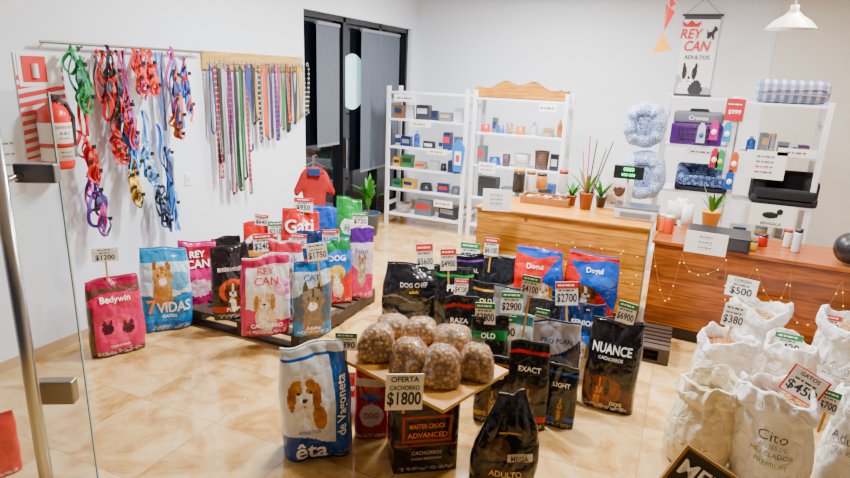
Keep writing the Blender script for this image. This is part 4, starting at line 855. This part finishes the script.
for px,py,c,c2,nm in TY:
    P=ony(px,py-10,6.74); t=thing('hanging_toy_packet',nm+' toy packet hanging from the shelf behind the till','packet',(P.x,6.74,P.z),0,'toy packets hanging behind the till')
    b=NB(); prism(b,[(-.04,-.2),(.04,-.2),(.035,-.04),(.012,0),(-.012,0),(-.035,-.04)],-.01,.01); obj('packet_body',b,mat(c,.4),t)
    b=NB(); ball(b,(0,-.014,-.12),.025,2,(1,.4,1.2)); obj('toy',b,mat(c2,.4),t,True)
# ================================================================= WALL BANNER, PENNANTS, LAMP
P0=ony(672,94,YB-.03); P1=ony(726,15,YB-.03); W=(P1.x-P0.x)*.86; H=P1.z-P0.z; xc=(ony(697,55,YB-.03)).x
t=thing('hanging_banner','white hanging banner with red lettering and dog picture on the back wall','banner',(xc,YB-.03,P0.z))
b=NB(); nx_,nz_=90,130; lay=b.loops.layers.float_color.new('Col')
ds=[('r',0,1,0,1,'fafafc'),('r',0,1,.95,1,'4a4a54'),('u',.24,.06,'a8acb8'),('f',.3,.06,.24,.12,'f2f1f0'),('f',.58,.07,.2,.12,'26262a'),('f',.36,.25,.2,.12,'f6f4f2'),('f',.22,.28,.07,.08,'1c1c1e'),('f',.5,.28,.08,.08,'1c1c1e'),('f',.19,.36,.04,.05,'1c1c1e'),('f',.53,.36,.045,.05,'1c1c1e'),('e',.28,.27,.024,.012,'c0a070'),('e',.45,.27,.024,.012,'c0a070'),('e',.28,.27,.012,.009,'080808'),('e',.45,.27,.012,.009,'080808'),('f',.36,.19,.12,.045,'fbf8f6'),('e',.36,.22,.042,.017,'101010'),('e',.36,.17,.055,.005,'50484a')]
vs=[[b.verts.new((-W/2+W*i/nx_,.004*math.sin(j*.1),H*j/nz_)) for i in range(nx_+1)] for j in range(nz_+1)]
for j in range(nz_):
    for i in range(nx_):
        f=b.faces.new((vs[j][i],vs[j][i+1],vs[j+1][i+1],vs[j+1][i])); c=paint(ds,(i+.5)/nx_,(j+.5)/nz_,2,False)
        for q_ in f.loops: q_[lay]=c
obj('banner_cloth',b,vcmat(.6,.02,3),t)
lettering(t,[('REY',-.1,H*.77,H*.12,W*.58,'c81f2a'),('CAN',-.02,H*.62,H*.13,W*.7,'c81f2a')],lambda X,Z:-.012,shear=.18)
lettering(t,[('ADULTOS',0,H*.48,H*.05,W*.8,'2a2a30')],lambda X,Z:-.012)
b=NB(); x0=-.12;z0=H*.855; prism(b,[(x0-.09,z0),(x0+.09,z0),(x0+.12,z0+.07),(x0+.05,z0+.035),(x0,z0+.085),(x0-.05,z0+.035),(x0-.12,z0+.07)],-.016,-.012); obj('crown_emblem',b,mat('c81f2a',.5),t)
b=NB(); prism(b,[(W*.2,H*.71),(W*.27,H*.715),(W*.32,H*.75),(W*.36,H*.7),(W*.4,H*.7),(W*.38,H*.77),(W*.42,H*.8),(W*.47,H*.81),(W*.46,H*.84),(W*.41,H*.86),(W*.39,H*.88),(W*.36,H*.85),(W*.31,H*.8),(W*.22,H*.79),(W*.17,H*.83)],-.016,-.012); obj('dog_emblem',b,mat('26262c',.5),t)
for z in (0,H): b=NB(); cyl(b,(-W/2-.03,0,z),(W/2+.03,0,z),.014); obj('banner_rod',b,mat('3a3a3e',.4),t)
for s in (-1,1): b=NB(); cyl(b,(s*W/2,0,H),(0,0,H+.2),.003); obj('cord',b,mat('303030',.5),t)
t0=ony(672,-10,7.9)
t=thing('bunting_pennants','red and orange paper pennants hanging on a cord above the shelves','bunting',tuple(t0))
def lp(px,py): return ony(px,py,7.9)-t0
b=NB(); sweep(b,[lp(672,-10),lp(668,10),lp(662,35),lp(655,48)],.005,.005,(0,1,0)); obj('cord',b,mat('c0b090',.6),t)
b=NB(); b.faces.new([b.verts.new(lp(*q)) for q in ((666,4),(675,12),(664,32))]); obj('red_pennant',b,mat('c83030',.7),t)
b=NB(); b.faces.new([b.verts.new(lp(*q)) for q in ((669,-6),(676,4),(670,8))]); obj('red_pennant',b,mat('c83030',.7),t)
b=NB(); b.faces.new([b.verts.new(lp(*q)) for q in ((662,32),(672,50),(652,53))]); obj('orange_pennant',b,mat('e0a040',.7),t)
P=at(793,18,5.2)
t=thing('pendant_lamp','white enamel pendant lamp hanging at the top right','lamp',(P.x,P.y,P.z)); s=mpp(P)
b=NB(); R=24*s; lathe(b,[(R,-R*.45),(R*.96,-R*.42),(R*.7,-R*.12),(R*.35,R*.1),(R*.16,R*.3),(R*.16,R*.5),(.001,R*.5)],32); obj('lamp_shade',b,mat('e9e6e0',.3),t,True)
b=NB(); cyl(b,(0,0,R*.5),(0,0,ZC-P.z),.006); obj('cord',b,mat('e0e0e0',.5),t)
b=NB(); ball(b,(0,0,-R*.2),R*.22,2); obj('light_bulb',b,mat('ffe8c0',.3,emit=5),t,True)
# ================================================================= COUNTERTOP THINGS
def on(px,py,h): return onz(px,py,h+.001)
def cardon(px,py,wpx,hpx,h,lines,label,c='f4f2ec'):
    P=on(px,py,h); s=mpp(P); w,hh=wpx*s,hpx*s; t=thing('table_card',label,'notice',P,facing(P))
    b=NB(); box(b,(0,0,hh/2),(w,.006,hh)); obj('card',b,mat(c,.5),t)
    lettering(t,[(s_,0,hh*z,hh*h2,w*.85,cc) for s_,z,h2,cc in lines],lambda X,Z:-.008)
    b=NB(); box(b,(0,.03,hh*.25),(w*.4,.004,hh*.5),rx=-.2); obj('easel_back',b,mat('c8b890',.6),t); return t
cardon(496,211,28,22,HA,[('~',.75,.1,'666666'),('~',.55,.1,'666666'),('~',.35,.1,'666666')],'white notice card at the left end of the pine counter')
def jar(px,py,wpx,hpx,h,c,c2,label,cat='jar',name='jar'):
    P=on(px,py,h); s=mpp(P); r,hh=wpx*s/2,hpx*s; t=thing(name,label,cat,P,0)
    b=NB(); lathe(b,[(.001,0),(r*.95,0),(r,.01),(r,hh*.78),(r*.85,hh*.85),(.001,hh*.85)],20); obj('jar_body',b,mat(c,.25),t,True)
    b=NB(); lathe(b,[(r*.9,hh*.85),(r*.9,hh),(.001,hh)],20); obj('lid',b,mat(c2,.4),t,True)
jar(518,192,12,24,HA,'2a2420','c8a060','dark jar with wooden lid on the pine counter')
jar(530,191,10,20,HA,'e0d8cc','8a5a30','small cream jar beside the dark jar on the counter')
jar(541,189,11,16,HA,'b87838','30241c','amber jar behind the biscuit tray')
jar(562,192,10,22,HA,'c8c8c0','a03030','glass jar with red lid at the right of the biscuit tray')
P=on(546,203,HA); t=thing('treat_tray','wooden tray full of dog biscuits on the pine counter','tray',P,0)
b=NB(); box(b,(0,0,.01),(.46,.24,.018)); obj('tray_base',b,mat('8a5c34',.6,var=.3,scale=20),t)
for s_ in (-1,1):
    b=NB(); box(b,(s_*.225,0,.046),(.014,.24,.055)); obj('tray_side',b,mat('8a5c34',.6,var=.3,scale=20),t)
    b=NB(); box(b,(0,s_*.115,.044),(.435,.012,.05)); obj('tray_side',b,mat('8a5c34',.6,var=.3,scale=20),t)
for i in range(21):
    b=NB(); w=.055; box(b,(0,0,0),(w,.02,.018),bev=.004); ball(b,(-w/2,.01,0),.014,1); ball(b,(-w/2,-.01,0),.014,1); ball(b,(w/2,.01,0),.014,1); ball(b,(w/2,-.01,0),.014,1)
    o=obj('dog_biscuit',b,mat(['c89058','5a3018','e8d8c0','3a2010','a8683c'][i%5],.7),None,True,loc=(P.x-.17+.057*(i%7),P.y-.065+.065*(i//7),HA+.04+.01*(i%2)),rot=(0,0,i*1.1)); tag(o,'bone-shaped dog biscuit lying in the wooden counter tray','biscuit','dog biscuits in the tray')
def pot(px,py,wpx,hpx,h,c,label,kind,ty=None):
    P=on(px,py,h); s=mpp(P); r,hh=wpx*s/2,hpx*s; t=thing('potted_plant',label,'potted plant',P,0)
    b=NB(); lathe(b,[(.001,0),(r*.7,0),(r*.95,hh*.9),(r*1.05,hh*.9),(r*1.05,hh),(r*.85,hh),(r*.8,hh*.88),(.001,hh*.88)],20); obj('pot',b,mat(c,.45),t,True)
    H=(ty*s) if ty else hh*1.5; rd=random.Random(int(px))
    if kind=='canes':
        for i,(dx,dz,cc) in enumerate([(-.02,1,'d03838'),(.03,.95,'2a2420'),(.1,.85,'6a4a3a'),(-.06,.8,'d8607a'),(.14,.95,'302824')]):
            b=NB(); cyl(b,(dx*.3,0,hh*.8),(dx*1.3,0,H*dz),.007,.005,8); obj('cane',b,mat(cc,.5),t)
    n=16 if kind!='canes' else 9
    for i in range(n):
        b=NB(); a=rd.random()*6.28; L=H*(.5+.5*rd.random())*(.5 if kind=='canes' else 1); o_=.35+.5*rd.random(); base=Vector((0,0,hh*.85)); wd=.012+.01*rd.random()
        dirv=Vector((math.cos(a),math.sin(a),0)); sd=Vector((-math.sin(a),math.cos(a),0)); ring=[]
        for k in range(6):
            f=k/5; p=base+dirv*L*o_*f+Vector((0,0,L*(f*1.1-.55*f*f*o_))); w_=wd*math.sin(math.pi*(.12+.85*f)); ring.append((b.verts.new(p+sd*w_),b.verts.new(p-sd*w_)))
        for u_,v_ in zip(ring,ring[1:]): b.faces.new((u_[0],u_[1],v_[1],v_[0]))
        obj('leaf',b,mat('3a8038',.5,var=.25,scale=15),t)
pot(585,209,15,17,HA,'7a4a30','brown pot with long thin canes on the pine counter','canes',ty=72)
pot(600,207,11,11,HA,'3a3a3a','small black pot with green sprout beside the cane pot','leafy',ty=24)
pot(571,205,10,10,HA,'8a5034','tiny clay pot with cactus left of the cane pot','leafy',ty=20)
pot(709,228,19,18,HB,'e0b020','yellow pot with leafy green plant on the reddish counter','leafy',ty=34)
P=on(636,217,HA); t=thing('weighing_scale','white shop weighing scale with steel pan and green display','scale',P,0)
b=NB(); box(b,(0,0,.045),(.36,.3,.085),bev=.012); obj('scale_body',b,mat('c8c8c8',.35),t)
b=NB(); box(b,(0,0,.1),(.38,.28,.012),bev=.004); obj('steel_pan',b,mat('b8bcc0',.25,1),t)
b=NB(); cyl(b,(-.12,.12,.09),(-.12,.12,.33),.012); obj('pole',b,mat('c8c8c8',.4),t)
b=NB(); box(b,(-.12,.11,.38),(.26,.06,.12),bev=.008); obj('display_housing',b,mat('15181a',.3),t)
for tx,zz,hh_,ww in (('0000',.41,.034,.2),('000 000',.36,.026,.22)):
    b=NB(); text_into(b,tx,-.12,zz,hh_,ww,lambda X,Z:.077); obj('display_digits',b,mat('50ff90',.4,emit=4),t)
b=NB(); box(b,(0,-.152,.045),(.26,.006,.04)); obj('keypad',b,mat('6a7078',.4),t)
t=cardon(617,208,25,38,HA,[('~',.12,.06,'444444'),('~',.9,.06,'c02020')],'white card with a dog picture leaning before the scale')
b=NB(); ball(b,(0,-.006,.16),.045,2,(1,.12,1.1)); ball(b,(-.04,-.007,.18),.018,1,(1,.2,1.6)); ball(b,(.04,-.007,.18),.018,1,(1,.2,1.6)); obj('dog_picture',b,mat('5a3a2c',.6),t,True)
for i,(px,py) in enumerate([(671,222),(680,219),(686,226)]):
    P=on(px,py,HB); t=thing('paper_roll','white paper roll on the reddish counter, %s from the left'%['first','second','third'][i],'paper roll',P,0,'paper rolls on the counter')
    b=NB(); lathe(b,[(.02,0),(.05,0),(.05,.2),(.02,.2),(.02,.0)],20); obj('roll',b,mat('eeeeea',.7),t,True); b=NB(); lathe(b,[(.021,.0),(.021,.201),(.016,.201),(.016,0)],14); obj('core',b,mat('b09068',.7),t)
for i,(px,py) in enumerate([(660,231),(668,233)]):
    jar(px,py,9,18,HB,['e07a2a','c8502a'][i],'f0f0f0',['orange plastic jar at the left end of the reddish counter','red orange jar next to the orange one on the counter'][i])
P=on(716,249,HB); t=thing('cash_drawer','black cash drawer on the reddish counter','cash drawer',P,-.07)
b=NB(); box(b,(0,.17,.055),(.46,.36,.11),bev=.006); obj('drawer_case',b,mat('1b1b1e',.4),t); b=NB(); box(b,(0,-.014,.055),(.42,.012,.08)); obj('drawer_front',b,mat('2c2c30',.35),t); b=NB(); cyl(b,(.0,-.02,.055),(0,-.028,.055),.012); obj('lock',b,mat('b0b0b0',.3,1),t)
cardon(704,254,38,22,HB,[('~',.8,.1,'a02030'),('~',.55,.1,'555555'),('~',.3,.1,'555555')],'white notice card in front of the cash drawer')
jar(795,252,8,24,HB,'c8ccd0','303030','grey bottle on the right part of the reddish counter','bottle','bottle')
jar(786,247,7,18,HB,'d8d0c0','a04030','cream bottle beside the grey bottle','bottle','bottle')
jar(762,246,9,12,HB,'a02a2a','202020','red jar on the middle of the reddish counter')
jar(752,250,8,10,HB,'d0b060','404040','yellow jar beside the red jar on the counter')
P=on(848,264,HB); t=thing('motorcycle_helmet','black rounded helmet on the counter at the right edge','helmet',P,0)
b=NB(); ball(b,(0,0,.12),.13,3,(.9,1.05,.95)); bmesh.ops.bisect_plane(b,geom=b.verts[:]+b.edges[:]+b.faces[:],plane_co=(0,0,.02),plane_no=(0,0,1),clear_inner=True); obj('shell',b,mat('101012',.35),t,True)
b=NB(); ball(b,(0,-.025,.14),.12,2,(.85,1,.4)); obj('visor',b,mat('25252c',.2),t,True)
# ================================================================= RED DOG SHIRT, PLANT BY DOOR
P=at(314,166,6.2)
t=thing('dog_shirt','red dog shirt on a small hanger beside the glazed door','dog clothes',tuple(P),facing(P)); s=mpp(P)
w=20*s;h=44*s
poly=[(-w*.5,-h),(w*.5,-h),(w*.55,-h*.45),(w*.85,-h*.72),(w*1.05,-h*.6),(w*.6,-.06),(w*.2,0),(0,-.03),(-w*.2,0),(-w*.6,-.06),(-w*1.05,-h*.6),(-w*.85,-h*.72),(-w*.55,-h*.45)]
b=NB(); prism(b,poly,-.04,.04); bmesh.ops.bevel(b,geom=b.edges[:],offset=.015,segments=2,affect='EDGES'); bmesh.ops.triangulate(b,faces=b.faces[:]); bmesh.ops.subdivide_edges(b,edges=b.edges[:],cuts=3,use_grid_fill=True)
for v in b.verts: v.co.y+=.035*noise.noise(Vector((v.co.x*16,0,v.co.z*6)))
obj('shirt_body',b,mat('98141e',.85,bump=.4,scale=40),t,True)
b=NB(); sweep(b,[(-w*.5,0,-.01),(0,0,.05),(w*.5,0,-.01)],.008,.008,(0,1,0)); sweep(b,[(0,0,.05),(0,0,.1),(.02,0,.12),(.035,0,.1)],.006,.006,(0,1,0)); obj('hanger',b,mat('c0c0c0',.3,1),t)
b=NB(); box(b,(0,-.05,-h*.12),(w*.6,.04,h*.16),bev=.008); obj('blue_collar',b,mat('1c2c60',.8),t)
b=NB(); cyl(b,(0,0,.1),(0,.02,.1),.01); cyl(b,(0,.06,-P.z+.02),(0,.06,.1),.014); lathe(b,[(.001,-P.z),(.14,-P.z),(.14,-P.z+.02),(.001,-P.z+.02)],20,(0,.06,0)); obj('stand',b,mat('888888',.35,1),t)
t=thing('potted_plant','leafy green plant in a dark pot on the floor by the glazed door','potted plant',(-3.75,6.7,0),0)
b=NB(); lathe(b,[(.001,0),(.12,0),(.16,.28),(.17,.3),(.14,.3),(.13,.27),(.001,.27)],22); obj('pot',b,mat('2e3a48',.4),t,True)
b=NB(); cyl(b,(0,0,.27),(0,0,.5),.012); obj('stem',b,mat('5a4a2a',.6),t)
rd=random.Random(3)
for i in range(46):
    b=NB(); a=rd.random()*6.28; L=.28*(.5+.6*rd.random()); base=Vector((0,0,.32+.25*rd.random())); o_=.3+.6*rd.random(); dv=Vector((math.cos(a),math.sin(a),0)); sd=Vector((-dv.y,dv.x,0)); ring=[]
    for k in range(6):
        f=k/5; p=base+dv*L*o_*f+Vector((0,0,L*(f*1.3-.8*f*f*o_))); w_=.028*math.sin(math.pi*(.1+.88*f)); ring.append((b.verts.new(p+sd*w_),b.verts.new(p-sd*w_)))
    for u_,v_ in zip(ring,ring[1:]): b.faces.new((u_[0],u_[1],v_[1],v_[0]))
    obj('leaf',b,mat('3c7a34',.5,var=.3,scale=12),t)
# ================================================================= PRICE SIGNS
R_,G2,W_='c8302a','1f7a44','f4f1ea'
S=[(105,255,24,14,'bedy','$1200',W_,'small price card on a long stick above the brown and magenta bag',.3),
(264,243,20,18,'w1','$2400',R_,'price card reading $2400 above the pallet bags',.2),
(277,229,17,15,'gati1','$2100',G2,'green headed price card behind the $2400 card',.2),
(303,205,19,14,'gati2','$950',R_,'topmost red headed price card over the pallet bags',.2),
(297,241,17,14,'w1','$800',R_,'price card reading $800 at the pallet centre',.2),
(318,252,20,18,'cat2','$1750',W_,'white price card stuck in the blue and grey cat bag',.2),
(331,237,17,15,'dgr','$1600',R_,'price card reading $1600 at the pallet right',.2),
(346,226,16,15,'grn','$1500',R_,'price card reading $1500 near the right edge of the pallet',.2),
(360,219,15,13,'pnk','$720',G2,'green headed card at the far right of the pallet',.2),
(261,220,13,11,'gati1','$640',R_,'smallest card at the back left of the pallet',.2),
(426,257,17,26,'b1','$5600',R_,'red headed price card above the wide black bag',.12),
(449,260,16,22,'b2','$4900',R_,'price card reading $4900 right of the $5600 card',.15),
(470,253,20,20,'b3','$7200',G2,'green headed card above the purple band bag',.15),
(491,247,14,18,'b4','$6100',R_,'price card above the white and black bag',.15),
(476,294,17,14,'b2','$3400',G2,'green headed card reading $3400 behind the kibble table',.2),
(486,314,20,22,'b7','$3800',G2,'green headed card above the black and green bag',.18),
(503,328,28,24,'b7','$3600',G2,'large price card reading $3600 beside the kibble bags',.2),
(512,303,22,22,'b6','$2900',G2,'green headed card reading $2900 in the middle group',.2),
(530,286,18,20,'b8','$4100',G2,'green headed card in front of the left red-blue bag',.35),
(540,320,14,22,'b8','$5200',G2,'narrow green headed card in the silver and navy bag',.12),
(568,294,22,24,'bl2','$2700',R_,'red headed card in front of the right blue-red bag',.15),
(585,279,16,20,'rb2','$3100',R_,'tilted red headed card on the blue-red bag',.15),
(585,316,15,18,'bl2','$3900',R_,'red headed card low on the dark blue bag',.1),
(461,287,14,16,'c6','$4300',R_,'small red headed card left of the $3400 card',.15),
(625,313,18,22,'ance','$6900',G2,'green headed card stuck in the black and brown bag',.15),
(522,386,24,26,'b10','$7850',R_,'red headed price card above the front black bag',.2),
(404,393,38,38,2.42,'$1800',W_,'large white price card reading $1800 on the wooden board front',.02),
(346,342,22,18,2.95,'$890',G2,'green headed card at the left corner of the wooden board',.06),
(741,288,28,20,'s1','$500',W_,'white price card reading $500, highest over the sacks',.26),
(733,316,20,22,'s3','$380',W_,'white price card on a stick in the sack behind',.25),
(789,344,24,20,'s4','$420',G2,'green headed price card over the middle sack',.2),
(799,384,31,28,'s6','$450',W_,'tilted red edged price card reading $450 between the front sacks',.16),
(830,324,18,18,'s2','$600',R_,'red headed price card in the right rear sack',.15),
(716,402,16,16,'s5','$350',W_,'white price card between the cream sack and the big white sack',.1),
(828,402,16,24,'s7','$700',G2,'green headed card in the sack at the right edge',.12)]
HD={'$500':('CORZAS','~'),'$1800':('OFERTA','CACHORRO'),'$450':('GATOS','~')}
for i,(px,py,w,h,k,pr,hd,lb,st) in enumerate(S):
    sign(px,py,w,h,k,pr,hd,lb,stick=st,tilt={'$450':.35,'$3100':.25,'$7850':.12,'$1200':0,'$1800':.04}.get(pr,(i%5-2)*.045),head=HD.get(pr),border='c02828' if pr=='$450' else None,off=(i%3-1)*.15)
P=onz(-6,476,0); make_bag('red_bag','red bag at the left edge of the floor behind the glass door','bag',P,.25,.35,facing(P),[('r',0,1,0,1,'c02820')],[],seed=3)
# ================================================================= LIGHTS
def area(x,y,sx,sy,p,c,lb,z=ZC-.06):
    t=thing('ceiling_light','white ceiling light panel above '+lb,'ceiling light',(x,y,z))
    b=NB(); box(b,(0,0,.04),(sx+.04,sy+.04,.03)); obj('housing',b,mat('eeeeee',.4),t)
    l=bpy.data.lights.new('ceiling_light_lamp','AREA'); l.shape='RECTANGLE'; l.size=sx; l.size_y=sy; l.energy=p; l.color=c; l.spread=math.radians(165)
    o=bpy.data.objects.new('ceiling_light_lamp',l); COL.objects.link(o); o.location=(x,y,z-.01)
area(-2.0,4.3,.7,.2,300,(.93,.97,1),'the pallet'); area(-1.8,6.7,1.0,.25,330,(.97,.98,1),'the back shelves'); area(1.0,6.2,1.0,.25,125,(1,.93,.84),'the counter'); area(.2,3.9,.6,.2,150,(1,.96,.9),'the sacks')
w=bpy.data.worlds.new('w'); SC.world=w; w.use_nodes=True; w.node_tree.nodes['Background'].inputs[0].default_value=(.75,.85,1,1); w.node_tree.nodes['Background'].inputs[1].default_value=.06
cd=bpy.data.cameras.new('camera'); cam=bpy.data.objects.new('camera',cd); COL.objects.link(cam)
cd.sensor_width=36; cd.lens=FPX/850*36; cd.clip_start=.05
M=Matrix((CR,CU,-F)).transposed().to_4x4(); M.translation=CAM; cam.matrix_world=M; SC.camera=cam
